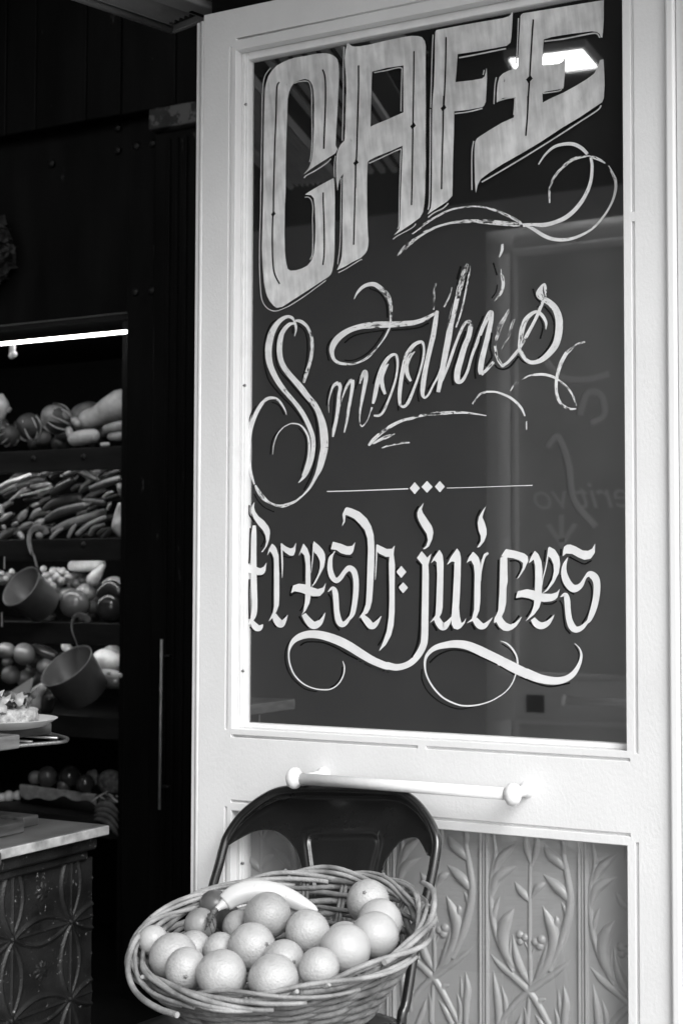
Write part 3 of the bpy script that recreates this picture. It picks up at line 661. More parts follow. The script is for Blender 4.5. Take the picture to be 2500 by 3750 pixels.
# ---- fresh : juices
def bl(*items):           # one blackletter character
    w = Ink(); k = Ink()
    for it in items:
        if it[0] == 'p': w.poly(ch((it[1], it[2])))
        elif it[0] == 'r': w.rib(it[1], it[2])
        else: k.rib(it[1], it[3], it[2], k=0)
    w.build('letter', paint_solid); k.build('letter_shade', black_hard)
bl(('p','F1',[(135,98),(112,135),(105,165),(105,200),(130,260),(170,320),(215,370),(240,420),(248,480),(235,530),(215,560),(198,580),(213,579),(255,520),(275,460),(283,400),(280,365),(265,330),(225,280),(170,235),(140,190),(130,150)]),
   ('r','F1',[(133,325,30),(129,420,50),(127,600,53),(130,900,56),(136,1080,54),(125,1190,48),(80,1278,8)]), ('r','F1',[(105,1235,30),(140,1290,62),(170,1308,62),(195,1297,42),(216,1273,5)]),
   ('p','F1',[(60,705),(60,745),(50,800),(75,780),(120,780),(165,800),(205,798),(228,782),(240,760),(250,678),(225,720),(190,735),(130,715),(90,700)]),
   ('k','F1',13,[(85,130),(85,220),(130,290)]), ('k','F1',13,[(95,350),(88,600),(82,690)]), ('k','F1',13,[(85,840),(82,1000),(85,1220)]), ('k','F1',9,[(185,370),(230,450),(195,530)]), ('k','F1',11,[(160,818),(215,803)]), ('k','F1',12,[(90,1300),(130,1340)]))
bl(('p','F1',[(255,615),(275,545),(302,500),(325,515),(345,545),(365,610),(372,800),(372,1000),(368,1090),(345,1150),(320,1200),(270,1245),(310,1160),(322,1100),(322,900),(322,700),(320,640),(302,595),(282,572)]),
   ('r','F1',[(322,1180,44),(350,1235,70),(385,1268,72),(418,1243,40),(452,1182,4)]), ('p','F1',[(390,493),(385,545),(430,585),(470,612),(495,616),(512,608),(525,570),(533,488),(510,535),(480,545),(440,530)]), ('r','F1',[(393,498,14),(397,600,16),(401,700,16),(400,828,3)]),
   ('k','F1',13,[(290,600),(305,700),(303,1000),(302,1160)]), ('k','F1',11,[(380,520),(380,775)]), ('k','F1',10,[(410,618),(460,632),(500,622)]), ('k','F1',13,[(305,1245),(340,1300)]), ('k','F1',13,[(410,1208),(440,1188)]))
bl(('p','F1',[(558,617),(580,555),(603,498),(640,545),(665,620),(670,800),(672,1000),(660,1070),(625,1140),(583,1182),(602,1150),(618,1050),(624,900),(625,700),(612,612),(582,580)]), ('r','F1',[(605,1175,44),(650,1240,66),(700,1282,72),(750,1262,58),(785,1220,30),(811,1160,4)]),
   ('p','F1',[(702,476),(690,540),(705,580),(740,620),(757,700),(745,760),(700,870),(678,918),(720,875),(770,780),(800,720),(812,650),(808,600),(790,560),(750,515)]), ('r','F1',[(700,500,12),(690,650,9),(675,780,3)]), ('p','F1',[(505,900),(485,972),(520,955),(570,965),(640,990),(700,1003),(760,1000),(800,960),(818,873),(790,920),(740,935),(680,915),(620,890),(560,882)]),
   ('k','F1',13,[(590,600),(600,700),(602,860)]), ('k','F1',13,[(680,500),(675,670)]), ('k','F1',13,[(720,600),(755,680),(740,780),(690,885)]), ('k','F1',13,[(490,905),(475,995),(510,975),(560,970),(610,985)]), ('k','F1',13,[(612,985),(605,1080),(570,1145)]), ('k','F1',12,[(675,1017),(740,1017)]), ('k','F1',14,[(560,1195),(600,1260),(650,1308)]), ('k','F1',13,[(785,1180),(750,1230)]))
bl(('p','F1',[(885,480),(865,552),(920,560),(960,590),(1010,605),(1050,605),(1068,590),(1080,570),(1098,485),(1070,520),(1020,525),(960,500)]), ('r','F1',[(905,570,6),(870,620,30),(855,690,48),(860,760,52),(885,830,56),(920,852,50),(960,822,44),(1000,765,42),(1042,735,56),(1085,765,56),(1105,850,52),(1105,950,52),(1095,1050,50),(1072,1170,44),(1025,1245,12)]), ('r','F1',[(838,960,6),(880,925,30),(905,960,52),(915,1050,52),(922,1150,52),(940,1235,60),(970,1272,56),(1010,1255,40),(1050,1200,24)]),
   ('k','F1',14,[(855,510),(850,560),(862,580)]), ('k','F1',13,[(885,580),(840,630),(825,720),(835,800),(870,860),(920,890)]), ('k','F1',11,[(910,592),(980,622),(1065,630)]), ('k','F1',13,[(1020,795),(1055,860),(1060,1000),(1050,1130),(1020,1210)]), ('k','F1',14,[(840,980),(865,1030),(875,1150),(895,1260),(945,1330)]))
bl(('p','F1',[(970,337),(985,280),(975,220),(1000,165),(1015,150),(1060,160),(1140,195),(1210,260),(1250,330),(1275,420),(1282,550),(1280,700),(1270,900),(1258,1050),(1240,1120),(1215,1165),(1170,1190),(1130,1217),(1175,1150),(1200,1080),(1208,950),(1215,700),(1220,550),(1215,450),(1190,370),(1140,310),(1090,260),(1030,230),(1005,225),(1000,290)]), ('r','F1',[(1165,1190,40),(1210,1240,64),(1255,1288,64),(1300,1262,42),(1347,1193,4)]),
   ('p','F1',[(1305,505),(1300,560),(1320,590),(1390,625),(1425,625),(1420,700),(1425,900),(1425,1050),(1420,1200),(1400,1340),(1365,1440),(1325,1530),(1390,1470),(1440,1380),(1465,1280),(1475,1150),(1475,900),(1478,700),(1465,600),(1470,560),(1476,516),(1450,548),(1400,550)]), ('r','F1',[(1305,510,10),(1300,650,12),(1295,750,10),(1290,846,3)]),
   ('k','F1',14,[(1020,245),(1100,290),(1170,380),(1200,480),(1205,600),(1200,800),(1190,1000),(1175,1110),(1145,1180)]), ('k','F1',14,[(1325,618),(1402,648)]), ('k','F1',14,[(1403,650),(1405,900),(1408,1100),(1395,1280),(1360,1400),(1315,1475)]), ('k','F1',11,[(1290,620),(1290,720)]), ('k','F1',15,[(1145,1225),(1180,1270),(1220,1325)]), ('k','F1',13,[(1330,1200),(1295,1235)]))
i = Ink(); i.dia('F2',(170,977),46,55); i.dia('F2',(187,1120),44,50); i.build('colon', paint_solid)
i = Ink(); i.rib('F2',[(145,935),(120,970),(145,1020)],13); i.rib('F2',[(165,1075),(140,1110),(170,1172)],13); i.build('colon_shade', black_hard)
bl(('p','F2',[(372,350),(350,380),(330,400),(315,440),(317,475),(328,510),(360,570),(400,630),(412,690),(395,740),(365,770),(385,770),(420,745),(450,680),(460,620),(455,590),(445,560),(405,500),(365,440),(355,410)]), ('p','F2',[(355,788),(312,850),(362,912),(388,940),(415,915),(430,860),(443,810),(405,847)]),
   ('r','F2',[(388,905,54),(390,1000,58),(388,1200,60),(385,1400,62),(382,1560,62),(370,1640,62),(330,1720,60),(270,1790,56),(198,1829,56),(118,1842,60),(37,1824,66)]),
   ('r','F1',[(978,1622,3),(995,1680,12),(985,1760,11),(940,1840,11),(870,1890,11),(790,1898,12),(700,1885,11),(600,1840,12),(520,1760,14),(475,1660,14),(462,1560,14),(475,1490,26),(510,1430,46),(570,1390,62),(650,1368,70),(740,1370,76),(830,1390,80),(930,1425,84),(1040,1480,84),(1150,1550,80),(1260,1615,74),(1370,1662,70),(1420,1675,67)]),
   ('k','F2',16,[(325,380),(295,430),(295,490),(330,560),(380,640),(390,680),(362,750)]), ('k','F2',16,[(305,880),(345,920)]), ('k','F2',16,[(345,920),(340,1200),(330,1500),(310,1640),(265,1755)]),
   ('k','F1',9,[(485,1415),(440,1490),(425,1580),(440,1680),(490,1780),(570,1860),(640,1900),(730,1918)]), ('k','F1',13,[(570,1475),(620,1445),(700,1440),(800,1450),(920,1500),(1020,1560),(1120,1610)]), ('k','F1',10,[(975,1680),(960,1770),(910,1845),(860,1878)]))
i = Ink(); i.rib('F1',[(1120,1612),(1250,1680),(1430,1735)],11); i.build('script_shade', worn('flaked_shade_paint', .004, .80, 160, 300))
bl(('p','F2',[(515,776),(530,797),(545,825),(553,900),(550,1100),(545,1300),(535,1350),(515,1390),(470,1410),(428,1440),(480,1370),(487,1250),(495,1000),(490,890),(470,872),(438,899),(462,850)]), ('r','F2',[(488,1395,56),(520,1450,66),(552,1472,70),(592,1440,42),(632,1378,6)]),
   ('p','F2',[(675,763),(700,800),(710,850),(708,1000),(700,1200),(693,1300),(700,1380),(715,1440),(735,1430),(758,1393),(745,1440),(710,1485),(680,1500),(645,1490),(625,1450),(625,1380),(635,1250),(648,1000),(652,885),(625,882),(583,914),(620,840)]),
   ('k','F2',15,[(485,785),(455,835)]), ('k','F2',16,[(465,910),(485,960),(480,1150),(470,1320),(455,1390)]), ('k','F2',13,[(640,775),(580,860)]), ('k','F2',15,[(635,910),(630,1100),(620,1360)]), ('k','F2',16,[(452,1445),(490,1510)]), ('k','F2',14,[(610,1460),(628,1510)]))
bl(('p','F2',[(938,378),(900,430),(875,475),(862,530),(870,600),(890,650),(890,700),(855,757),(880,750),(920,700),(943,640),(943,590),(925,530),(905,480),(915,440)]), ('p','F2',[(820,793),(850,820),(870,845),(888,900),(888,1100),(885,1250),(875,1330),(850,1390),(820,1420),(763,1442),(810,1400),(830,1320),(832,1200),(835,1000),(828,920),(802,872),(775,885),(760,900),(785,840)]),
   ('r','F2',[(958,805,20),(925,830,26),(905,890,22),(893,980,10),(890,1062,3)]), ('r','F2',[(835,1405,50),(880,1460,66),(920,1467,50),(960,1432,24),(999,1388,3)]),
   ('k','F2',13,[(885,410),(855,470),(845,540),(860,610),(878,670),(860,725)]), ('k','F2',16,[(790,905),(812,980),(808,1200),(797,1380)]), ('k','F2',13,[(800,810),(768,840)]), ('k','F2',13,[(910,815),(895,860)]), ('k','F2',16,[(805,1445),(835,1500)]))
bl(('p','F3',[(320,503),(290,545),(265,587),(330,600),(400,610),(470,630),(515,665),(512,720),(480,790),(443,852),(470,830),(530,740),(575,640),(570,590),(530,555),(430,525)]), ('p','F3',[(335,575),(255,605),(250,800),(245,1000),(232,1200),(215,1250),(188,1295),(180,1355),(210,1345),(240,1400),(290,1440),(340,1448),(390,1430),(440,1390),(480,1330),(504,1278),(470,1310),(420,1355),(370,1372),(320,1350),(285,1310),(272,1280),(300,1220),(322,1120),(325,950),(340,870),(335,700)]),
   ('k','F3',18,[(230,625),(225,850),(215,1230)]), ('k','F3',16,[(360,640),(440,640),(485,680),(480,750),(435,835)]), ('k','F3',18,[(470,1270),(430,1320),(395,1355)]), ('k','F3',17,[(190,1370),(235,1430)]))
bl(('p','F3',[(650,523),(690,560),(725,640),(738,750),(735,900),(725,1100),(700,1180),(640,1260),(543,1337),(610,1240),(640,1150),(650,1000),(655,850),(655,700),(638,625),(580,670),(600,610)]), ('p','F3',[(815,476),(880,510),(930,590),(942,680),(925,780),(870,890),(800,980),(728,1022),(790,960),(850,860),(870,760),(865,680),(835,610),(800,585),(805,520)]),
   ('r','F3',[(812,490,16),(780,700,14),(745,840,10),(737,922,3)]), ('p','F3',[(455,990),(432,1067),(500,1055),(580,1070),(650,1095),(760,1112),(840,1105),(880,1088),(910,1060),(940,958),(905,1000),(840,1020),(740,1015),(660,985),(560,965)]), ('r','F3',[(628,1305,56),(670,1362,80),(725,1386,80),(790,1362,60),(840,1310,30),(873,1260,4)]),
   ('k','F3',16,[(770,515),(755,650)]), ('k','F3',17,[(810,625),(850,700),(850,800),(800,920),(755,960)]), ('k','F3',17,[(625,670),(635,800),(632,950)]), ('k','F3',18,[(430,1010),(420,1085)]), ('k','F3',18,[(420,1087),(500,1075),(580,1085),(630,1110)]), ('k','F3',18,[(630,1112),(610,1190),(550,1285)]), ('k','F3',17,[(745,1135),(840,1135),(900,1105)]), ('k','F3',17,[(590,1345),(640,1400),(695,1425)]), ('k','F3',17,[(840,1265),(780,1325)]), ('k','F3',16,[(615,545),(590,580)]))
bl(('p','F3',[(985,480),(975,530),(970,587),(1010,555),(1080,560),(1150,600),(1220,628),(1290,615),(1318,580),(1340,545),(1343,438),(1310,500),(1260,525),(1200,520),(1120,475),(1060,452),(1020,455)]), ('r','F3',[(1030,600,6),(995,680,42),(985,760,62),(1005,850,82),(1055,930,86),(1110,958,86),(1180,920,54),(1235,825,30),(1285,795,76),(1342,835,86),(1364,920,78),(1355,1060,74),(1322,1200,70),(1275,1320,46),(1240,1360,10)]), ('r','F3',[(942,1055,6),(1000,1028,46),(1022,1090,66),(1030,1200,66),(1045,1310,70),(1080,1398,80),(1130,1430,70),(1200,1400,50),(1265,1325,24)]),
   ('k','F3',16,[(950,505),(945,580)]), ('k','F3',17,[(1045,595),(1140,645),(1220,675),(1300,635)]), ('k','F3',17,[(945,800),(960,890),(1010,970),(1100,1025)]), ('k','F3',18,[(1265,870),(1300,950),(1300,1080),(1260,1240),(1190,1365)]), ('k','F3',17,[(935,1095),(965,1160),(980,1300),(1000,1410),(1055,1478)]))
i = Ink()
i.rib('F3',[(253,1560,3),(330,1590,18),(400,1660,20),(445,1750,20),(452,1850,18),(430,1950,13),(390,2050,13),(330,2130,11),(250,2198,10)])
i.rib('F2',[(1072,2096,9),(1000,2140,9),(920,2170,11),(840,2187,13),(760,2192,14),(680,2180,14),(560,2125,15),(470,2038,15),(410,1940,15),(385,1850,16),(390,1762,24),(430,1700,36),(490,1660,48),(570,1640,58),(660,1630,68),(760,1642,76),(860,1680,82),(960,1730,86),(1080,1790,88),(1200,1850,88),(1320,1908,84)])
i.rib('F3',[(545,1926,108),(640,1968,106),(720,1995,98),(820,2014,92),(920,2018,82),(1020,1991,70),(1100,1930,58),(1160,1830,40),(1185,1730,26),(1165,1650,16),(1105,1585,4)])
i.build('flourish', paint_solid)
i = Ink()
for c, w, p in [('F2',14,[(425,1800),(490,1740),(570,1700),(650,1685),(760,1700),(880,1745),(1040,1820)]), ('F2',13,[(1060,1830),(1195,1910)]), ('F3',18,[(480,1975),(640,2040),(830,2085),(1050,2045)]), ('F3',12,[(270,1595),(340,1640),(400,1700),(430,1770)]), ('F3',13,[(1105,1610),(1150,1690),(1150,1780),(1105,1895)]), ('F2',10,[(355,1860),(355,1950),(400,2050),(480,2130),(580,2190),(690,2220),(780,2210),(850,2190)])]: i.rib(c, p, w)
i.build('script_shade', black_line)

# ================================================================== chair
ca = R_(8); CA = Vector((math.cos(ca), -math.sin(ca), 0)); CB = Vector((math.sin(ca), math.cos(ca), 0))
rc = R_(20); CU = CB*math.sin(rc)+Vector((0,0,1))*math.cos(rc); CN = CA.cross(CU)      # CN points to the viewer's side
CP = onY(1265, 2890, -.036)
def onC(q, off=0.0): return onP(q[0], q[1], CP+CN*off, CN)
SZ = .628
chair = thing('metal_chair', 'glossy black sheet-metal chair holding the fruit basket under the door handle', 'chair', (-1.17, -.33, 0))
tube = [(766,3300),(783,3234),(803,3165),(818,3106),(830,3070),(855,3028),(886,2988),(927,2952),(969,2923),(1012,2902),(1058,2893),(1120,2889),(1265,2890),(1400,2896),(1455,2903),(1490,2918),(1530,2952),(1570,3007),(1590,3050),(1598,3090),(1592,3145),(1576,3230),(1548,3340),(1524,3440),(1487,3668)]
TP = [onC(q) for q in tube]
lo_l = TP[0]+(TP[0]-TP[3]).normalized()*((TP[0].z-SZ)/abs((TP[0]-TP[3]).normalized().z))
TP = [Vector((lo_l.x-.06, lo_l.y+.04, .01)), Vector((lo_l.x-.02, lo_l.y+.005, SZ-.2)), lo_l]+TP
e = TP[-1]; dn = (TP[-1]-TP[-3]).normalized()
TP += [e+dn*.04, Vector((e.x+.0, e.y-.01, SZ-.2)), Vector((e.x+.04, e.y+.06, .01))]
q = cat([tuple(p) for p in TP], 5)
m = MB(); m.sweep(q, .0082, 12); m.build('back_tube', black_enamel, chair)
# sheet: columns between the tube and the lower edge
top_px = sorted(tube[3:21], key=lambda p: p[0]); tx = [p[0] for p in tube[3:20]]; ty = [p[1] for p in tube[3:20]]
lowL = [(814,3110),(822,3103),(869,3074),(927,3045),(975,3037),(1016,3044),(1054,3071),(1083,3112),(1099,3163),(1109,3201),(1118,3260),(1124,3330)]
lowR = [(1384,3330),(1388,3260),(1398,3187),(1415,3145),(1440,3108),(1468,3079),(1497,3067),(1527,3067),(1547,3092),(1567,3133),(1590,3150)]
lx = [p[0] for p in lowL+lowR]; ly = [p[1] for p in lowL+lowR]
TRAP = [(1122,3085),(1126,3068),(1138,3058),(1165,3054),(1290,3051),(1365,3052),(1380,3059),(1390,3072),(1392,3090),(1383,3130),(1368,3190),(1345,3275),(1150,3285),(1137,3200),(1128,3130)]
tA = np.array(TRAP, float)
def trapd(x, y):
    best = 1e9; ins = False; n = len(tA)
    for i in range(n):
        a = tA[i]; b = tA[(i+1) % n]; d = b-a
        t = max(0, min(1, ((x-a[0])*d[0]+(y-a[1])*d[1])/(d@d)))
        best = min(best, math.hypot(x-a[0]-t*d[0], y-a[1]-t*d[1]))
        if (a[1] > y) != (b[1] > y) and x < (b[0]-a[0])*(y-a[1])/(b[1]-a[1])+a[0]: ins = not ins
    return -best if ins else best
vx = []; nr = 54; xs_ = np.arange(815, 1591, 4.0)
cx_ = 1210.
for x in xs_:
    y0 = np.interp(x, tx, ty); y1 = np.interp(x, lx, ly)
    y1 = max(y1, y0+.5)
    for j in range(nr):
        y = y0+(y1-y0)*j/(nr-1)
        w = (x-cx_)/390.
        edge = min(1, (y-y0)/30.)
        o = -.020*(1-w*w)*edge - .004
        d = trapd(x, y)
        o += .0024*math.exp(-(d/11.)**2)
        if d < 0: o -= .0030*min(1, -d/14.)
        vx.append(onC((x, y), o))
nc = len(xs_)
fx = [(i*nr+j, i*nr+j+1, (i+1)*nr+j+1, (i+1)*nr+j) for i in range(nc-1) for j in range(nr-1)]
back = mobj('backrest', vx, fx, black_enamel, chair)
sm_ = back.modifiers.new('solid', 'SOLIDIFY'); sm_.thickness = .0018; sm_.offset = -1
m = MB(); m.sweep(cat([tuple(onC((x, np.interp(x, lx, ly)), -.005-.020*(1-((x-cx_)/390.)**2)*min(1, (np.interp(x, lx, ly)-np.interp(x, tx, ty))/30.))) for x in [818,869,927,975,1016,1054,1083,1099,1109]], 4), .0016, 6); m.build('rolled_edge', black_enamel, chair); m = MB()
m.sweep(cat([tuple(onC((x, np.interp(x, lx, ly)), -.005-.020*(1-((x-cx_)/390.)**2)*min(1, (np.interp(x, lx, ly)-np.interp(x, tx, ty))/30.))) for x in [1398,1415,1440,1468,1497,1527,1547,1567]], 4), .0016, 6)
m.build('rolled_edge', black_enamel, chair)
# seat pan: rounded square with a rolled rim and drain holes
SC = Vector((-1.205, -.335, SZ))
def seatpt(a, s, dz=0):
    n_ = 5.0; c, sn = math.cos(a), math.sin(a)
    r_ = (abs(c)**n_+abs(sn)**n_)**(-1/n_)
    return SC+CA*(r_*c*s)+CB*(r_*sn*s)+Vector((0,0,dz))
v = []; f = []; NS = 48
prof = [(.0, -.006), (.06, -.006), (.12, -.004), (.158, 0), (.170, .001), (.176, -.003), (.177, -.012), (.174, -.03), (.170, -.03)]
for s, dz in prof:
    for k in range(NS): v.append(seatpt(2*math.pi*k/NS, s, dz))
for i in range(len(prof)-1):
    for k in range(NS): f.append((i*NS+k, i*NS+(k+1) % NS, (i+1)*NS+(k+1) % NS, (i+1)*NS+k))
mobj('seat', v, f, black_enamel, chair)
for sx_, sy_ in ((-1, -1), (1, -1)):
    a = SC+CA*(.15*sx_)+CB*(.15*sy_)+Vector((0,0,-.02)); b_ = SC+CA*(.2*sx_)+CB*(.21*sy_); b_.z = .01
    m = MB(); m.sweep([a, (a+b_)/2, b_], [.014, .013, .010], 10); m.build('leg', black_enamel, chair)
for (i0, i1) in (((-1,-1),(1,-1)), ((-1,-1),(-1,1)), ((1,-1),(1,1))):
    a = SC+CA*(.17*i0[0])+CB*(.17*i0[1]); b_ = SC+CA*(.17*i1[0])+CB*(.17*i1[1]); a.z = b_.z = .24
    m = MB(); m.sweep([a, b_], .007, 8); m.build('footrest', black_enamel, chair)

# ================================================================== basket
RC = Vector((-1.162, -.362, .7845)); RNn = Vector((-.0195, -.2148, .9765)).normalized(); RRAD = .2175
BC = Vector((-1.168, -.355, SZ+.009)); BRAD = .098
basket = thing('wicker_basket', 'round shallow wicker basket heaped with oranges on the black chair', 'basket', tuple(BC))
def brk(th, s, off=0.0, up=0.0):
    n_ = (Vector((0,0,1))*(1-s)+RNn*s).normalized()
    e1 = Vector((1,0,0)); e1 = (e1-n_*e1.dot(n_)).normalized(); e2 = n_.cross(e1)
    c = BC*(1-s)+RC*s; r_ = BRAD+(RRAD-BRAD)*(s**.72)
    return c+(e1*math.cos(th)+e2*math.sin(th))*(r_+off)+n_*up
ROWS = 19; NST = 20
for k in range(ROWS):
    s = .04+.92*k/(ROWS-1)
    pts = []; rd = []; N_ = 132; ph = RNG.rand()*6.28
    for i in range(N_):
        th = 2*math.pi*i/N_
        pts.append(brk(th, s+.006*math.sin(3*th+ph), .0050*math.cos(NST/2*th+k*math.pi)+.0012*math.sin(5*th+ph)))
        rd.append(.0046+.0009*math.sin(2*th+ph))
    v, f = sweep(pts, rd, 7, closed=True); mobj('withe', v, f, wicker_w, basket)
for k in range(NST):
    th = 2*math.pi*k/NST+.02
    for dth in (-.016, .016):
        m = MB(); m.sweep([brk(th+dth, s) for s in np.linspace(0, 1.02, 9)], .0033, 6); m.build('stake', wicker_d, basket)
m = MB(); v, f = lathe([(.001, .003), (BRAD+.004, .003), (BRAD+.006, -.003), (.001, -.003)], 40, (0,0,1), BC); m.add(v, f); m.build('base', wicker_d, basket)
def rod(name, pts, rad, parent):
    v, f = sweep(pts, rad, 8)
    o = mobj(name, v, f, wicker, parent); o.data.materials.append(wicker_end)
    for p in o.data.polygons:
        if len(p.vertices) > 4: p.material_index = 1; p.use_smooth = False
    return o
NR = 26
for k in range(NR):
    t0 = 2*math.pi*k/NR+RNG.rand()*.08; ln = 1.25+RNG.rand()*.45; rr_ = .0032+.0012*RNG.rand()
    pts = []; n_ = 22; lift = RNG.rand()*.006
    for i in range(n_+1):
        u_ = i/n_; th = t0+ln*u_
        phi = R_(215)-R_(265)*u_                      # from the inside, up and over, down to the outside
        rad = .0085+lift*.8
        pts.append(brk(th, 1.0, rad*math.cos(phi)+.002*math.sin(9*th+k), rad*math.sin(phi)-.005+.002*math.sin(7*th+k*2)))
    rod('rim_rod', pts, [rr_*(1-.18*i/n_) for i in range(n_+1)], basket)
# short cut stubs standing out of the border
for k in range(9):
    th = RNG.rand()*6.28; a = brk(th, 1.0, -.008, -.006); b_ = brk(th+.05, 1.0, .009, .007)
    rod('stub', [a, (a+b_)/2, b_], .0030, basket)
# loose rod sprung away at the left, and one bowed out at the right
def L5(x, y, k): return dep(450+x/2.6133, 3050+y/2.6133, k)
rod('loose_rod', cat([tuple(L5(*p)) for p in [(150,985,2.215),(88,1100,2.19),(52,1240,2.16),(55,1370,2.13),(105,1500,2.09),(205,1605,2.05),(350,1690,2.02),(450,1725,2.0),(522,1748,1.99)]], 5), .0042, basket)
def L6(x, y, k): return dep(1000+x/2.412, 3050+y/2.412, k)
rod('loose_rod', cat([tuple(L6(*p)) for p in [(1312,438,2.30),(1385,480,2.27),(1418,550,2.25),(1420,650,2.23),(1390,760,2.20),(1330,860,2.17),(1250,960,2.14),(1130,1060,2.10),(980,1150,2.06)]], 5), .0042, basket)
m = MB(); m.sweep(cat([tuple(L6(*p)) for p in [(1362,632,2.24),(1400,660,2.24),(1430,700,2.24),(1440,745,2.24),(1455,795,2.24)]], 5), [.0008]*21, 5); m.build('fibre', wicker_end, basket)

# ================================================================== fruit in the basket
OS = [  # crop centre x, y, radius, material, scar pixel (source), label
 (138,872,70,'b',None,'small smooth pale fruit at the left tip of the basket'),
 (232,950,113,'a',None,'big orange resting behind the stem-end orange at the left rim'),
 (325,910,84,'a',None,'rough-skinned orange tucked behind the big orange at left'),
 (290,1003,97,'a',(679.5,3578),'orange with its stem scar facing out at the front left rim'),
 (453,1030,116,'a',None,'large bare orange against the front rim, left of centre'),
 (691,1050,117,'a',None,'orange against the front rim directly below the double orange pile'),
 (592,903,111,'a',(976,3459.5),'bumpy orange with a stem scar in the middle of the heap'),
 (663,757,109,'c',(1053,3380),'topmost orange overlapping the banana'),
 (848,835,105,'a',None,'pitted orange in the centre right of the banana tip'),
 (738,965,98,'a',(1076,3525),'half-hidden orange with a pale navel below the pitted orange'),
 (900,1000,96,'a',None,'shaded orange wedged under the smooth scratched orange'),
 (1022,912,117,'b',None,'smooth pale orange with a faint scratch, at the front right rim'),
 (1157,848,111,'b',None,'smooth unmarked orange against the right rim'),
 (1180,785,104,'b',None,'pale orange behind the unmarked orange at the right rim'),
 (1125,692,101,'a',(1334,3270),'pitted orange highest up against the back wall at right'),
 (1020,880,95,'b',None,'orange showing only its crown behind the scratched orange'),
 (448,915,80,'a',None,'orange filling the gap behind the front row, left of the bumpy one'),
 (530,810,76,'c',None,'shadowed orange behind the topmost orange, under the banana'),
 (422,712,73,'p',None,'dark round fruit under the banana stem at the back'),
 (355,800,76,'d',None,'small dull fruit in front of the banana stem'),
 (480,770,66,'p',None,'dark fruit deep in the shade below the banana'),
]
NB = RNn
P0 = RC + NB*.006
bodies = []
for x, y, r_, mt, sc, lab in OS:
    X, Y = 450+x/1.2544, 2750+y/1.2544
    d = ray(X, Y); off = 0.0
    k = (P0-CAM).dot(NB)/d.dot(NB)
    bodies.append([X, Y, r_/1.2544, k])
for idx, dk in ((2, .03), (9, .03), (13, .05), (15, .05), (10, .03), (16, .03), (17, .02), (18, .02), (20, .06), (7, -.05), (6, -.01), (14, .0), (12, -.01), (11, -.01)): bodies[idx][3] += dk
for it in range(200):            # settle: slide each fruit along its own sight line until none overlap
    for i in range(len(bodies)):
        for j in range(i):
            a, b_ = bodies[i], bodies[j]
            pa, pb = dep(*a[:2], a[3]), dep(*b_[:2], b_[3])
            ra, rb = a[2]*a[3]/F_PX, b_[2]*b_[3]/F_PX
            ov = (ra+rb)*.985-(pa-pb).length
            if ov > 0:
                s = 1 if a[3] >= b_[3] else -1
                a[3] += s*ov*.3; b_[3] -= s*ov*.3
def scar(p, n, parent, r_=.0040):
    v = []; f = []; n = n.normalized(); e1 = n.orthogonal().normalized(); e2 = n.cross(e1)
    for k in range(10):
        a = 2*math.pi*k/10; rr_ = r_*(1.0 if k % 2 == 0 else .68); v.append(p+(e1*math.cos(a)+e2*math.sin(a))*rr_+n*.0001)
    v.append(p+n*.0012)
    f = [(k, (k+1) % 10, 10) for k in range(10)]
    m = MB(); m.add(v, f); v2, f2 = lathe([(.0012, .0), (.0016, .0016), (.0004, .0024)], 8, tuple(n), p); m.add(v2, f2); m.build('stem_scar', scar_m, parent)
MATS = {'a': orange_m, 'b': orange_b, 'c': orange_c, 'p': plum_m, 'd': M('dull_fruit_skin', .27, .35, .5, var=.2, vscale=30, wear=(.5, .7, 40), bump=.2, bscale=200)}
FR = []
for i, ((x, y, r_, mt, sc, lab), b_) in enumerate(zip(OS, bodies)):
    c = dep(b_[0], b_[1], b_[3]); R = b_[2]*b_[3]/F_PX
    nm = {'p': 'dark_fruit', 'd': 'small_fruit'}.get(mt, 'orange' if i else 'pale_fruit')
    v, f = ball((0,0,0), R, 40, 26, (1, 1, .97), nz=.018, seed=i)
    rot = Matrix.Rotation(RNG.rand()*6, 3, Vector((RNG.rand()-.5, RNG.rand()-.5, RNG.rand()-.5)).normalized())
    o = mobj(nm, [rot @ p + c for p in v], f, MATS[mt], None, loc=c)
    tag(o, lab, {'orange': 'orange'}.get(nm, 'fruit'), 'fruit heaped in the wicker basket')
    if sc:
        d = ray(*sc).normalized(); oc = CAM-c; bq = d.dot(oc); disc = bq*bq-(oc.dot(oc)-R*R)
        if disc > 0:
            p = CAM+d*(-bq-math.sqrt(disc)); scar(p, p-c, o)
    FR.append((c, R))
# banana across the back of the heap
def L4(x, y, k): return dep(450+x/1.2544, 2750+y/1.2544, k)
kb = max(bodies[7][3]+.02, 2.27)
ban = [(468,700,43),(505,672,50),(560,652,53),(630,645,52),(700,656,50),(770,682,45),(830,712,36),(872,728,22),(892,738,8)]
bq_ = cat([tuple(L4(x, y, kb+.012*math.sin(i/8*3.14)))+(r_/1.2544*kb/F_PX*.95,) for i, (x, y, r_) in enumerate(ban)], 6)
bpts = [Vector(a[:3]) for a in bq_]; brd = [a[3] for a in bq_]
v = []; n_ = 20; f = []
v0, f = sweep(bpts, brd, n_)
for i, p in enumerate(v0):        # five soft ridges along the fruit
    c = bpts[i//n_]; a = 2*math.pi*(i % n_)/n_
    v.append(c+(p-c)*(1+.05*math.cos(5*a)))
ban_o = mobj('banana', v, f, banana_m, None, loc=bpts[len(bpts)//2])
tag(ban_o, 'single pale banana with a withered stem lying across the oranges', 'banana')
stem = [(476,697,34),(462,706,24),(440,722,15),(418,742,13),(400,765,14),(396,785,11),(388,806,5)]
sq_ = cat([tuple(L4(x, y, kb-.006*i))+(r_/1.2544*kb/F_PX,) for i, (x, y, r_) in enumerate(stem)], 5)
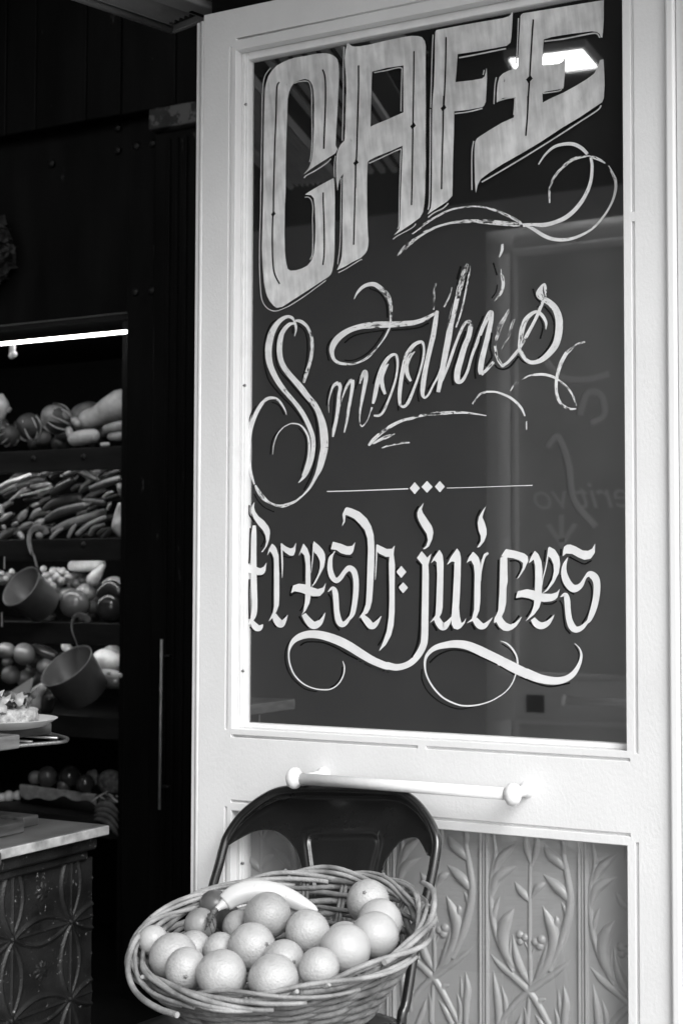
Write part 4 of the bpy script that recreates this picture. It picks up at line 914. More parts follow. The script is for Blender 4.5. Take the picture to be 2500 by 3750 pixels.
m = MB(); m.sweep([a[:3] for a in sq_[:14]], [a[3] for a in sq_[:14]], 12); m.build('stem', banana_m, ban_o)
m = MB(); m.sweep([a[:3] for a in sq_[12:]], [a[3]*(1+.25*math.sin(i*2.1)) for i, a in enumerate(sq_[12:])], 8)
for k in range(4):
    a = Vector(sq_[14+3*k][:3]); m.sweep([a, a+Vector((.004*(k % 2*2-1), -.002, -.012)), a+Vector((.007*(k % 2*2-1), -.003, -.02))], [.002, .0014, .0005], 5)
m.build('withered_tip', banana_dry, ban_o)

# ================================================================== dark shop interior left of the door
YW = 1.5
front = thing('dark_shopfront', 'black painted timber shop wall with boarded fascia above the vegetable shelves', 'shop wall', (-2.8, YW, 0))
def wx(px, y=YW, py=1600): return onY(px, py, y).x
xo = wx(462)
ZF = 2.77; ZO = 2.155
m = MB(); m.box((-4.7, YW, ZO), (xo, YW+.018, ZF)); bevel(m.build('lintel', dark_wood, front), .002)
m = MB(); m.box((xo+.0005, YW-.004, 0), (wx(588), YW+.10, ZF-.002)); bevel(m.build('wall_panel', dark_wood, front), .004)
px_ = [-420, -230, -90, 20, 130, 315, 440, 640, 800, 980]
for a, b_ in zip(px_[:-1], px_[1:]):
    xa, xb = wx(a, 1.44, 300), wx(b_, 1.44, 300)
    m = MB(); m.box((xa+.002, 1.44+RNG.rand()*.006, ZF+.001), (xb-.002, 1.56, 3.7)); bevel(m.build('plank', dark_wood, front), .004)
# pilaster with a worn capital
m = MB(); m.box((wx(590), YW-.05, 0), (-2.2, YW+.10, ZF-.075)); bevel(m.build('pilaster', dark_wood, front), .006)
worn_cap = M('worn_capital_paint', .03, .5, .4, var=.5, vscale=14, wear=(.15, .52, 12))
m = MB(); m.box((wx(584), YW-.075, ZF-.072), (-2.2, YW+.10, ZF-.004)); bevel(m.build('capital', worn_cap, front), .006)
for px, w in ((606, .012), (640, .008), (668, .012)):
    m = MB(); m.box((wx(px, 1.45), YW-.056, .2), (wx(px, 1.45)+w, YW-.049, ZF-.1)); bevel(m.build('reeding', dark_wood, front), .003)
bolt_m = M('dull_bolt', .008, .5, .5, var=.3, vscale=60)
for (bx, by) in ((389,615),(890,345),(890,515),(1032,482),(1152,462),(1022,1588),(1145,1578)):
    p = onY(bx/2.063, 300+by/2.063, YW-.004)
    v, f = lathe([(.001,-.006),(.010,-.005),(.014,0)], 12, (0,1,0), p); mobj('bolt', v, f, bolt_m, front)
p0 = onY(592, 2342, YW-.06); p1 = onY(584, 2966, YW-.06)
strip = MB(); strip.sweep([p0, p1], .0042, 8)
o = strip.build('pull_bar', M('bare_steel', .6, .4, .5, metal=.3, var=.2, vscale=30), front)
for z in (p0.z-.05, p1.z+.07):
    m = MB(); m.box((p0.x+.006, YW-.062, z-.004), (p0.x+.03, YW-.048, z+.004)); m.build('bracket', bolt_m, front)

room = thing('shop_room', 'unlit black room enclosing the vegetable shelves and the counter', 'shop interior', (-3, 1, 0))
def slab(n, a, b_, mt=dark_plain, par=None): m = MB(); m.box(a, b_); return m.build(n, mt, par, smooth=False)
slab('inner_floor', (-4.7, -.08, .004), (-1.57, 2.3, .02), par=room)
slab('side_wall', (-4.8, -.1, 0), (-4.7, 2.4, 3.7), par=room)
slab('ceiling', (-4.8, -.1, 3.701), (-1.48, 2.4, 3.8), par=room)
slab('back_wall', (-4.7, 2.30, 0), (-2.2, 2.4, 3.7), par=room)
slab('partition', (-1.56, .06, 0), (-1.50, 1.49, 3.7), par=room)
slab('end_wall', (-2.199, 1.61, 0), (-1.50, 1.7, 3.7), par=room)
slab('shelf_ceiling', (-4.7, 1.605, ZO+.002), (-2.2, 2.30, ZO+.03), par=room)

# ---- shelving with strip lights
YS = 1.65
unit = thing('vegetable_shelves', 'black shelf unit stacked with vegetables, four deep fascia boards', 'shelf unit', (-3.4, YS, 0))
xr = wx(458, YS)
lev = [(1.749, 1.675), (1.447, 1.374), (1.168, 1.097), (.862, .79), (.535, .47)]
for zt, zb in lev:
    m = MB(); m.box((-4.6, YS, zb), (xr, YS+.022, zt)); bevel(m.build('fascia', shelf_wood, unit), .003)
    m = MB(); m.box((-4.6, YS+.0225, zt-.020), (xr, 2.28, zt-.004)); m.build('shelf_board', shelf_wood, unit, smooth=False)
m = MB(); m.box((xr+.0005, YS-.02, 0), (xr+.05, 2.28, ZO)); m.build('side_panel', dark_plain, unit, smooth=False)
for (bx, by) in ((685, 1172), (275, 1185)):
    p = onY(bx/2.24, 1150+by/2.24, YS); v, f = lathe([(.001,-.005),(.009,-.004),(.011,0)], 12, (0,1,0), p); mobj('bolt', v, f, bolt_m, unit)
p = onY(685/2.24, 1900+215/2.24, YS); v, f = lathe([(.001,-.005),(.009,-.004),(.011,0)], 12, (0,1,0), p); mobj('bolt', v, f, bolt_m, unit)
l0 = onY(0, 1262, 1.53); l1 = onY(462, 1211, 1.53); zl = (l0.z+l1.z)/2; xl1 = min(l1.x, xo-.002)
lamp = thing('strip_light', 'long lit tube light under the lintel over the top vegetable shelf', 'tube light', (-3.3, 1.53, zl))
m = MB(); m.sweep([(-4.5, 1.53, zl), (xl1, 1.53, zl)], .0052, 12); m.build('tube', strip_glow, lamp)
p = onY(46, 1266, 1.515); m = MB(); m.box((p.x-.012, 1.512, p.z-.028), (p.x+.010, 1.519, p.z+.004)); m.sweep(*rounded([(p.x+.006, 1.516, p.z-.028), (p.x-.004, 1.516, p.z-.034)], [.011, .011])); m.build('clip', M('white_clip', .85, .4), lamp)
tube_h = emis('shelf_tube_glow', 9.0)
for i, (zt, zb) in enumerate(lev[:3]):
    t = thing('strip_light', ['tube light tucked behind the top fascia board of the shelves', 'tube light tucked behind the second fascia board', 'tube light tucked behind the third fascia board'][i], 'tube light', (-3.4, YS+.04, zb))
    m = MB(); m.sweep([(-4.5, YS+.045, zb+.026), (xr-.02, YS+.045, zb+.026)], .007, 8); m.build('tube', tube_h, t)

# ---- vegetables
VM = {'pale': M('pale_vegetable', .55, .45, .5, var=.25, vscale=26, bump=.3, bscale=50, wear=(.3,.68,40)), 'mid': M('mid_vegetable', .24, .4, .5, var=.4, vscale=26, bump=.4, bscale=60, wear=(.08,.66,40)), 'dark': M('dark_vegetable', .08, .28, .6, var=.5, vscale=30, bump=.3, bscale=50, wear=(.2,.68,60)),
      'black': M('aubergine_skin', .03, .16, .6, var=.3, vscale=14), 'tom': M('tomato_skin', .14, .2, .6, var=.2, vscale=14), 'gl': M('glossy_pale_vegetable', .38, .24, .6, var=.35, vscale=26, bump=.3, bscale=50, wear=(.14,.68,40)), 'vein': M('pale_leaf_vein', .62, .5, .4, var=.2, vscale=40), 'leaf': M('dark_leaf', .06, .5, .4, var=.5, vscale=30)}
VC = {'A': (0,1350,3.2667), 'B': (0,1680,3.2667), 'C': (0,2000,3.2667), 'D': (0,2300,3.2667), 'E': (0,2450,3.36)}
FRONT = {}
def vp(c, x, y, Y):
    ox, oy, s = VC[c]; return onY(ox+x/s, oy+y/s, Y)
def vr(c, r, P): return r/VC[c][2]/F_PX*(P-CAM).dot(fwd)
def veg(name, catg, label, group, c, pts, rad, mat, Y=1.76, n=14, part=None):
    P = [vp(c, p[0], p[1], Y+(p[2] if len(p) > 2 else 0)) for p in pts]; R = [vr(c, r, p) for r, p in zip(rad, P)]
    if len(P) == 1:
        v, f = ball((0,0,0), R[0], 24, 16, (1,1,.92), nz=.06, seed=int(pts[0][0])); v = [q+P[0] for q in v]
    else:
        a, b_ = rounded(P, R); v, f = sweep(a, b_, n)
    o = mobj(name, v, f, VM[mat], None, loc=P[len(P)//2]); tag(o, label, catg, group); FRONT.setdefault((c, group), []).append((label, pts, rad)); return o, P, R
G1 = 'vegetables on the top shelf'; G2 = 'long vegetables on the second shelf'; G3 = 'produce on the third shelf'; G4 = 'produce on the fourth shelf'
def behind(c, n, nm, words, group, mats, gen, Y, xr_, yr_, seed):
    """fill the gaps between the front pieces with pieces further back, each named by the front piece it shows beside"""
    front = FRONT[c, group[1]]; rs = np.random.RandomState(seed); used = set(); made = 0
    for t in range(900):
        if made >= n: break
        x, y = rs.uniform(*xr_), rs.uniform(*yr_)
        best = None; cov = False
        for lab, pts, rad in front:
            P = cat([tuple(p[:2])+(r,) for p, r in zip(pts, rad)], 6) if len(pts) > 1 else [(pts[0][0], pts[0][1], rad[0])]
            d = min(math.hypot(p[0]-x, p[1]-y)-p[2] for p in P)
            if d < 6: cov = True; break
            if best is None or d < best[0]:
                q = min(P, key=lambda p: math.hypot(p[0]-x, p[1]-y)); best = (d, lab, x-q[0], y-q[1])
        if cov or best is None: continue
        side = ('right of' if best[2] > 0 else 'left of') if abs(best[2]) > abs(best[3]) else ('below' if best[3] > 0 else 'above')
        w = best[1].split()
        if len(w) > 9:
            k = 9
            while k > 4 and w[k] not in ('in', 'on', 'of', 'at', 'under', 'with', 'below', 'beside', 'behind', 'left', 'right', 'from', 'just', 'above', 'across', 'along'): k -= 1
            w = w[:k]
            while w[-1] in ('the', 'at', 'of', 'in', 'on', 'a'): w = w[:-1]
        art = '' if w[0] in ('leftmost', 'upper', 'lower') and False else 'the '
        lab = words+' showing '+side+' '+art+' '.join(w)
        if lab in used: continue
        used.add(lab); pts, rad = gen(rs, x, y)
        veg(nm, nm, lab, group[0], c, pts, rad, mats[made % len(mats)], Y+.08*rs.rand(), 12); made += 1
def g_long(rs, x, y):
    ln = rs.uniform(120, 280); a = rs.uniform(-.75, -.1); r_ = rs.uniform(28, 48); dx_, dy_ = math.cos(a)*ln/2, math.sin(a)*ln/2
    return [(x-dx_,y-dy_),(x,y-12),(x+dx_,y+dy_)], [r_*.8, r_, r_*.75]
def g_round(rs, x, y): return [(x, y)], [rs.uniform(70, 115)]
def radicchio(x, y, r, up, label, Y=1.76, mat='leaf'):
    c = vp('A', x, y, Y); R = vr('A', r, c); up = (RT*up[0]+UP*up[1]-fwd*up[2]).normalized()
    v, f = ball((0,0,0), R, 22, 16, (1,1,1), nz=.08, seed=int(x)); o = mobj('radicchio', [q+c for q in v], f, VM[mat], None, loc=c)
    tag(o, label, 'radicchio', G1); FRONT.setdefault(('A', G1), []).append((label, [(x, y)], [r]))
    e1 = up.orthogonal().normalized(); e2 = up.cross(e1)
    for k in range(9):
        a = 2*math.pi*k/9+RNG.rand()*.3; d = e1*math.cos(a)+e2*math.sin(a)
        pts = [c+(-up*math.cos(t)+d*math.sin(t))*R*(1.06+.03*math.sin(3*t+k)) for t in np.linspace(.15, 2.2, 9)]
        m = MB(); m.sweep(pts, [R*.12*(1-.75*i/8) for i in range(9)], 6); m.build('vein', VM['vein'], o)
    for k in range(6):
        a = 2*math.pi*k/6+.4; d = e1*math.cos(a)+e2*math.sin(a); s = up.cross(d); v = []; f = []
        for i in range(8):
            t = .3+1.9*i/7; w = math.sin(math.pi*(i+.6)/8.4)*.55
            for j in range(5):
                u_ = (j-2)/2; q = (-up*math.cos(t)+d*math.sin(t)+s*u_*w).normalized()
                v.append(c+q*R*(1.02+.07*u_*u_+.05*i/7))
        f = [(i*5+j, i*5+j+1, (i+1)*5+j+1, (i+1)*5+j) for i in range(7) for j in range(4)]
        mobj('leaf', v, f, VM['leaf'], o)
    return o
veg('fennel', 'fennel', 'pale fennel bulb at the left end of the top shelf', G1, 'A', [(10,560),(30,440),(20,330)], [60,85,35], 'pale')
veg('fennel_stub', 'fennel', 'small pale fennel stub beside the bulb on the top shelf', G1, 'A', [(105,500),(120,480)], [28,24], 'mid')
radicchio(115, 800, 125, (.5,.3,.6), 'striped radicchio lying lowest at the left of the top shelf', 1.72)
radicchio(340, 690, 160, (-.25,.85,.2), 'tall dark radicchio with upright white ribs on the top shelf', 1.78)
radicchio(665, 600, 175, (-.8,.4,.5), 'round pale-topped radicchio left of the squashes', 1.78, 'mid')
veg('squash', 'squash', 'dark round squash behind the long butternut', G1, 'A', [(1050,590,.16)], [215], 'mid', 1.80)
veg('butternut_squash', 'squash', 'long butternut squash lying aslant at the right of the top shelf', G1, 'A', [(1060,610),(1180,560),(1300,500),(1450,430)], [125,130,160,190], 'pale', 1.80)
veg('small_squash', 'squash', 'small knobbly squash end below the butternut tip', G1, 'A', [(890,620),(930,650)], [50,50], 'gl', 1.74)
veg('squash', 'squash', 'little pale squash at the left foot of the squash pile', G1, 'A', [(825,735),(840,790)], [46,50], 'gl', 1.74)
veg('squash', 'squash', 'pear-shaped squash lying in front under the butternut', G1, 'A', [(895,840),(1000,820),(1120,800)], [88,95,80], 'pale', 1.73)
veg('sweet_potato', 'sweet potato', 'upper of two pale sweet potatoes at the right shelf end', G1, 'A', [(1270,720),(1400,690),(1520,670)], [50,62,55], 'gl', 1.73)
veg('sweet_potato', 'sweet potato', 'lower of two pale sweet potatoes at the right shelf end', G1, 'A', [(1330,815),(1420,810),(1530,800)], [48,58,55], 'gl', 1.72)
veg('sweet_potato', 'sweet potato', 'small stubby root under the two sweet potatoes', G1, 'A', [(1225,910),(1290,905)], [30,28], 'pale', 1.71)
stalk_m = M('vegetable_stalk', .14, .6, .4, var=.5, vscale=60)
def stalk(o, P, R, k=1.0):
    d = (P[0]-P[1]).normalized(); a = P[0]+d*R[0]*.7
    m = MB(); m.sweep([a, a+d*R[0]*.7, a+d*R[0]*1.3+Vector((0,-.002,.004))], [R[0]*.42, R[0]*.28, R[0]*.34], 8); m.build('stalk', stalk_m, o)
L2 = [
 ([(0,350),(120,280),(240,240),(355,190)], [36,34,30,22], 'gl', 'bitter_gourd', 'knobbly pale gourd at the upper left of the second shelf'),
 ([(520,180),(640,150),(760,120)], [44,44,40], 'black', 'aubergine', 'aubergine with a bright tip under the second fascia, leftmost of three'),
 ([(625,215),(720,170),(830,130)], [40,42,38], 'black', 'aubergine', 'aubergine with a bright tip, middle of three below the fascia'),
 ([(790,190),(860,160),(940,130)], [40,42,36], 'black', 'aubergine', 'aubergine with a bright tip, rightmost of three below the fascia'),
 ([(960,150),(1050,190),(1140,235)], [36,44,36], 'dark', 'courgette', 'dark courgette sloping down beside the bright spot'),
 ([(1150,245),(1280,195),(1420,140)], [34,44,40], 'black', 'courgette', 'courgette with a gleaming end at the upper right'),
 ([(1100,360),(1250,300),(1420,245)], [40,50,46], 'dark', 'courgette', 'courgette below the gleaming one near the right corner'),
 ([(380,335),(480,325),(600,305)], [26,38,24], 'mid', 'green_bean_pod', 'short plump pod above the long bean'),
 ([(250,440),(380,415),(500,385),(620,340)], [14,22,26,14], 'gl', 'long_bean', 'long pale bean across the left of the second shelf'),
 ([(120,500),(200,440),(300,355)], [12,18,14], 'gl', 'long_bean', 'short forked bean at the far left of the second shelf'),
 ([(640,400),(740,330),(860,260)], [46,60,50], 'black', 'courgette', 'dark courgette behind the plain pair in the middle'),
 ([(540,600),(640,535),(780,490),(940,465)], [34,56,62,56], 'dark', 'courgette', 'upper of two big courgettes in the middle of the second shelf'),
 ([(570,720),(700,650),(860,600),(1010,565)], [40,58,58,50], 'dark', 'courgette', 'lower of two big courgettes with a bright streak'),
 ([(1010,500),(1120,510),(1240,530)], [30,42,36], 'dark', 'courgette', 'small courgette right of the big pair'),
 ([(640,860),(800,790),(1000,720),(1230,640)], [36,54,56,44], 'mid', 'leek', 'broad leek along the front of the second shelf'),
 ([(820,930),(870,840),(900,800)], [20,28,20], 'gl', 'leek', 'thin leek end crossing the broad leek'),
 ([(930,900),(1060,790),(1250,700)], [30,28,26], 'gl', 'leek', 'pale thin leek at the front right of the second shelf'),
 ([(1080,900),(1130,830),(1240,790)], [30,34,24], 'mid', 'leek', 'short bent leek near the gourd'),
 ([(610,950),(680,880),(740,840)], [20,26,20], 'gl', 'leek', 'leek tip pointing at the left from the front edge'),
 ([(15,730),(70,690),(130,655)], [24,34,20], 'gl', 'pepper', 'slim pale pepper at the left edge of the second shelf'),
 ([(240,720),(280,670),(310,630)], [34,46,26], 'gl', 'pepper', 'pointed pale pepper left of the two big courgettes'),
 ([(385,700),(430,650),(470,615)], [30,42,30], 'mid', 'pepper', 'dull pepper touching the big courgette tip'),
 ([(420,790),(480,760),(520,735)], [34,46,26], 'gl', 'pepper', 'pepper just above the hooked dipper handle'),
 ([(250,830),(310,800),(370,770)], [26,38,24], 'mid', 'pepper', 'flat pepper left of the dipper handle'),
 ([(160,790),(200,770)], [24,24], 'mid', 'pepper', 'tiny pepper left of the flat pepper'),
 ([(400,560),(450,540)], [24,22], 'gl', 'pepper', 'stubby pepper stem above the dull pepper'),
 ([(470,915),(480,920)], [44,42], 'gl', 'radish', 'round radish inside the hook of the dipper'),
 ([(235,905),(265,940)], [36,30], 'gl', 'radish', 'pale radish left of the hooked handle'),
 ([(45,820),(50,825)], [32,30], 'mid', 'radish', 'round radish at the far left front of the second shelf'),
 ([(0,590),(10,640)], [50,40], 'pale', 'turnip', 'pale turnip cut off by the left edge of the picture'),
 ([(1440,560),(1425,680),(1440,790),(1470,860)], [40,66,110,90], 'pale', 'bottle_gourd', 'pale bottle gourd upright at the right end of the second shelf'),
 ([(1420,300),(1450,380),(1470,450)], [30,44,30], 'mid', 'herb_bundle', 'dull leafy stalks above the bottle gourd'),
 ([(1290,600),(1310,560),(1320,530)], [18,22,16], 'gl', 'garlic_clove', 'small pale clove left of the bottle gourd'),
 ([(1240,460),(1290,420),(1340,400)], [20,24,20], 'mid', 'long_bean', 'short bean crossing below the right courgette')]
for i, (pts, rad, mt, nm, lab) in enumerate(L2):
    o, P_, R_2 = veg(nm, nm.replace('_', ' '), lab, G2, 'B', pts, rad, mt, 1.74+.05*((i*7) % 3)-.0)
    if nm in ('courgette', 'aubergine', 'pepper') and len(P_) > 1: stalk(o, P_ if i % 2 else P_[::-1], R_2 if i % 2 else R_2[::-1])
veg('pale_root', 'root vegetable', 'thick pale root lying under the third fascia', G3, 'C', [(880,240),(1040,235),(1200,225)], [72,78,70], 'pale', 1.85)
veg('pumpkin_wedge', 'pumpkin', 'bright pumpkin wedge standing behind the tomatoes', G3, 'C', [(1110,400),(1170,320),(1235,240)], [80,66,26], 'pale', 1.80)
veg('pumpkin_half', 'pumpkin', 'pale-rimmed pumpkin half at the right of the third shelf', G3, 'C', [(1360,500)], [150], 'pale', 1.84)
veg('aubergine', 'aubergine', 'black aubergine in front of the pumpkin half', G3, 'C', [(1240,560),(1330,500),(1420,560)], [90,95,80], 'black', 1.72)
veg('tomato', 'tomato', 'big ribbed tomato in the middle of the third shelf', G3, 'C', [(900,690)], [185], 'tom', 1.73)
veg('tomato', 'tomato', 'tomato with a bright top left behind the big ribbed one', G3, 'C', [(810,590)], [112], 'gl', 1.82)
veg('tomato', 'tomato', 'tomato with a bright top right behind the big ribbed one', G3, 'C', [(1030,560)], [125], 'gl', 1.82)
veg('aubergine', 'aubergine', 'dark round aubergine at the right front of the third shelf', G3, 'C', [(1330,740)], [190], 'black', 1.72)
for i, (x, y, r) in enumerate([(520,280,50),(640,320,60),(760,300,60),(560,380,60),(680,400,70),(810,380,52),(600,460,60),(740,440,50),(500,330,40),(640,500,56),(60,390,60),(20,320,50),(150,320,45)]):
    pass
gin, gp, gr = veg('ginger_root', 'ginger', 'knobbly ginger cluster right of the upper dipper', G3, 'C', [(560,420),(660,400),(760,390)], [80,90,70], 'mid', 1.80)
for (x, y, r) in [(520,280,44),(640,310,58),(750,300,50),(560,360,56),(690,370,60),(815,370,44),(600,440,56),(735,420,46),(640,480,50),(560,430,50),(700,290,36),(800,320,30)]:
    c = vp('C', x, y, 1.78); v, f = ball(c, vr('C', r, c), 12, 8, nz=.2, seed=x); mobj('knob', v, f, VM['gl'], gin)
g2, _, _ = veg('ginger_root', 'ginger', 'knobbly root at the left edge of the third shelf', G3, 'C', [(30,400),(120,360)], [70,55], 'mid', 1.80)
for (x, y, r) in [(70,400,40),(20,330,40),(140,310,40)]:
    c = vp('C', x, y, 1.77); v, f = ball(c, vr('C', r, c), 12, 8, nz=.2, seed=x+5); mobj('knob', v, f, VM['gl'], g2)
D4 = [((75,270),110,'tom','leftmost tomato on the fourth shelf under the fascia'), ((290,310),140,'tom','large dark tomato with a soft gleam on the fourth shelf'), ((130,560),120,'tom','dark tomato low at the left of the fourth shelf'), ((560,470),125,'tom','tomato half hidden behind the lower dipper rim')]
for i, (p, r, mt, lab) in enumerate(D4): veg('tomato', 'tomato', lab, G4, 'D', [p], [r], mt, 1.75+.03*i)
veg('aubergine', 'aubergine', 'aubergine with a white gleam below the third fascia', G4, 'D', [(430,230),(520,280),(640,330)], [70,85,70], 'black', 1.84)
veg('cheese_wedge', 'pumpkin', 'small pale wedge behind the lower dipper', G4, 'D', [(790,220),(830,260)], [60,50], 'pale', 1.86)
veg('white_pepper', 'pepper', 'large pale pepper left of the lower dipper', G4, 'D', [(400,930),(430,800),(500,720)], [110,90,60], 'gl', 1.66)
veg('dark_pepper', 'pepper', 'dark pepper lobe under the lower dipper', G4, 'D', [(560,960),(590,840),(600,780)], [80,90,60], 'black', 1.68)
veg('cauliflower', 'cauliflower', 'large bright white cauliflower right of the lower dipper', G4, 'D', [(1240,400,.0),(1330,420,.0)], [150,140], 'pale', 1.76)
veg('cauliflower', 'cauliflower', 'smaller white head behind the bright cauliflower', G4, 'D', [(1340,300)], [110], 'pale', 1.86)
pl = veg('plastic_bag', 'bag', 'clear glossy bag of greens under the cauliflower', G4, 'D', [(1150,620),(1280,610),(1420,620)], [110,120,110], 'mid', 1.70)
for (x, y, r) in [(1115,570,34),(1440,570,30),(1380,640,24),(1200,700,30),(1300,540,26)]:
    c = vp('D', x, y, 1.63); v, f = ball(c, vr('D', r, c), 10, 8, nz=.1, seed=x); mobj('crumple', v, f, VM['pale'], pl[0])
bx_ = [vp('D', x, y, Y) for x, y, Y in ((0,840,1.60),(375,600,1.60),(330,830,1.60),(180,980,1.60))]
v = [tuple(p) for p in bx_]+[(p.x, p.y+.012, p.z) for p in bx_]
o = mobj('card_lid', v, [(0,1,2,3),(7,6,5,4),(0,4,5,1),(1,5,6,2),(2,6,7,3),(3,7,4,0)], paper_m, None, smooth=False, loc=bx_[1]); tag(o, 'pale card box lid standing behind the sandwich plate', 'box lid')

strap_m = M('pale_enamel_edge', .26, .4, .5, var=.3, vscale=40)  # lighter grey than the cup, for rim and hook handle
behind('B', 40, 'courgette', 'dark courgette', ('courgettes at the back of the second shelf', G2), ('dark','black','mid','dark'), g_long, 1.92, (-20,1440), (150,930), 5)
behind('C', 18, 'tomato', 'dim tomato', ('tomatoes at the back of the third shelf', G3), ('tom','dark','mid','tom'), g_round, 1.96, (0,1440), (380,860), 6)
behind('D', 18, 'tomato', 'dim tomato', ('tomatoes at the back of the fourth shelf', G4), ('tom','black','dark','tom'), g_round, 1.96, (0,1440), (300,980), 7)
behind('A', 12, 'squash', 'dim squash', ('squashes at the back of the top shelf', G1), ('dark','mid'), g_round, 1.98, (0,1440), (640,900), 8)
# ---- hanging dippers
def dipper(label, c, rim, r, L, r2, axis, strap, attach):
    ox, oy, s = VC[c]; P = onY(ox+rim[0]/s, oy+rim[1]/s, 1.56)
    ax = (RT*axis[0]+UP*axis[1]-fwd*axis[2]).normalized()
    t = thing('dipper', label, 'dipper', tuple(P))
    pr = [(.001, -L), (r2*.9, -L), (r2, -L+.005), (r, -.002), (r+.0022, 0), (r-.001, .001), (r-.004, -.002), (r2-.004, -L+.008), (.001, -L+.008)]
    v, f = lathe(pr, 36, tuple(ax), P); mobj('cup', v, f, tin_cup, t)
    pts = [onY(VC[k][0]+x/VC[k][2], VC[k][1]+y/VC[k][2], Y) for k, x, y, Y in strap]
    v, f = sweep(cat([tuple(p) for p in pts], 5), .0013, 12, True, 8.5, up=tuple(fwd)); mobj('hook_handle', v, f, strap_m, t)
    e1 = ax.orthogonal().normalized(); e2 = ax.cross(e1); v, f = sweep([P+(e1*math.cos(q)+e2*math.sin(q))*(r+.0008) for q in np.linspace(0, 6.2832, 37)[:-1]], .0022, 8, closed=True); mobj('rim', v, f, strap_m, t)
    return t
dipper('upper grey enamel dipper hooked over the second shelf edge', 'C', (250, 482), .0755, .125, .062, (-.54, .59, .60),
       [('B',560,900,1.685),('B',525,845,1.675),('B',450,822,1.655),('B',385,850,1.64),('B',350,930,1.63),('B',355,1040,1.625),('B',390,1160,1.615),('C',400,90,1.60),('C',445,260,1.57)], None)
dipper('lower grey enamel dipper hooked over the third shelf edge', 'D', (795, 452), .0935, .128, .079, (-.46, .77, .44),
       [('C',1060,915,1.685),('C',1030,855,1.67),('C',960,822,1.65),('C',900,840,1.635),('C',862,920,1.62),('C',865,1020,1.61),('C',905,1140,1.60),('D',890,120,1.585),('D',940,250,1.55)], None)
for i, (x0, x1, y0, y1) in enumerate(((-60, 18, 2036, 2086), (-70, 9, 2241, 2296))):
    a = onY(x0, y1, 1.60); b_ = onY(x1, y0, 1.60)
    o = slab('price_card', (a.x, 1.60, a.z), (b_.x, 1.604, b_.z), dark_plain, None); ORG[o] = Vector((0,0,0))
    tag(o, ['upper black price card with a pale edge at the shelf front', 'lower black price card with a pale edge at the shelf front'][i], 'price card')
    m = MB(); m.box((b_.x-.003, 1.598, a.z+.002), (b_.x+.0006, 1.5995, b_.z-.002)); m.build('pale_edge', paper_m, o, smooth=False)

# ---- wreath on the lintel
wc = onY(-62, 932, YW-.03); wr = 118/F_PX*5.0
wre = thing('dark_wreath', 'dark dried wreath hanging on the black lintel at the picture edge', 'wreath', tuple(wc))
wreath_m = M('dried_wreath', .03, .7, .3, var=.6, vscale=60, wear=(.22, .71, 90))
m = MB(); v, f = sweep([wc+Vector((math.cos(a)*wr, 0, math.sin(a)*wr)) for a in np.linspace(0, 6.2832, 40)[:-1]], .02, 8, closed=True); mobj('ring', v, f, wreath_m, wre)
tw = MB()
for k in range(260):
    a = RNG.rand()*6.283; b_ = RNG.rand()*6.283; c = wc+Vector((math.cos(a)*(wr+.022*math.cos(b_)), -.022*abs(math.sin(b_)), math.sin(a)*(wr+.022*math.cos(b_))))
    d = Vector(RNG.randn(3))*.016; s = Vector(RNG.randn(3))*.008; tw.add([c-d, c+s, c+d, c-s+Vector((0,-.004,0))], [(0,1,2,3)])
o = tw.build('foliage', wreath_m, wre, smooth=False); tag(o, kind='stuff')

# ================================================================== counter with pressed-tin front
XC = -1.846; ZC = .821
marble_shaded = M('shaded_marble_top', .13, .28, .4, var=.4, vscale=14, wear=(.3, .68, 20))  # same slab with its shade put into the colour of the top
cnt = thing('shop_counter', 'counter with a grey marble slab over a dark pressed-tin front', 'counter', (XC, -.3, 0))
yE = onX(402, 3006, XC+.006).y
m = MB(); m.box((-2.75, -1.0, ZC-.019), (XC, yE, ZC)); bevel(m.build('marble_top', marble_shaded, cnt), .002, 2)
m = MB(); m.box((XC+.0003, -1.0, ZC-.019), (XC+.006, yE, ZC-.0004)); bevel(m.build('lit_marble_edge', marble, cnt), .004, 3)  # thin strip added to carry the lit tone of the slab's edge
XT = XC-.038
yT = onX(337, 3300, XT).y
m = MB(); m.box((-2.74, -.98, ZC-.048), (XC-.012, yE-.012, ZC-.0195)); bevel(m.build('cornice', tin_dark, cnt), .008, 3)
m = MB(); m.box((-2.74, -.98, ZC-.066), (XC-.026, yE-.025, ZC-.0485)); bevel(m.build('cornice', tin_dark, cnt), .005, 3)
m = MB(); m.box((-2.73, -.97, .02), (XT-.004, yT, ZC-.0665)); m.build('carcass', dark_plain, cnt, smooth=False)
k1, k2, k3, k4 = [onX(x, y, XT) for x, y in ((256.7,3378.6),(256.7,3666.5),(42.4,3432),(42.4,3722))]
PY = (k1.y-k3.y+k2.y-k4.y)/2; PZ = (k1.z-k2.z+k3.z-k4.z)/2
NT = 84; g = np.linspace(-.5, .5, NT); SS, TT = np.meshgrid(g, g)
def lens(s, t):          # petals either side of a tile edge
    o = np.zeros_like(s)
    for e in (-.5, .5):
        d = np.abs(s-e); Lh = .165*np.clip(1-(2*np.abs(t)/.93)**2, 0, 1)
        o = np.maximum(o, .0056*np.exp(-((d-Lh)/.026)**2)*(np.abs(t) < .48))
        o = np.maximum(o, .0046*np.exp(-(d/.024)**2)*(np.abs(t) < .44))
        o = np.maximum(o, .0026*np.clip(1-d/np.maximum(Lh, .01), 0, 1)**.5*(np.abs(t) < .46))
    return o
HT = np.maximum(lens(SS, TT), lens(TT, SS))
rr_ = np.hypot(SS, TT); an = np.arctan2(TT, SS)
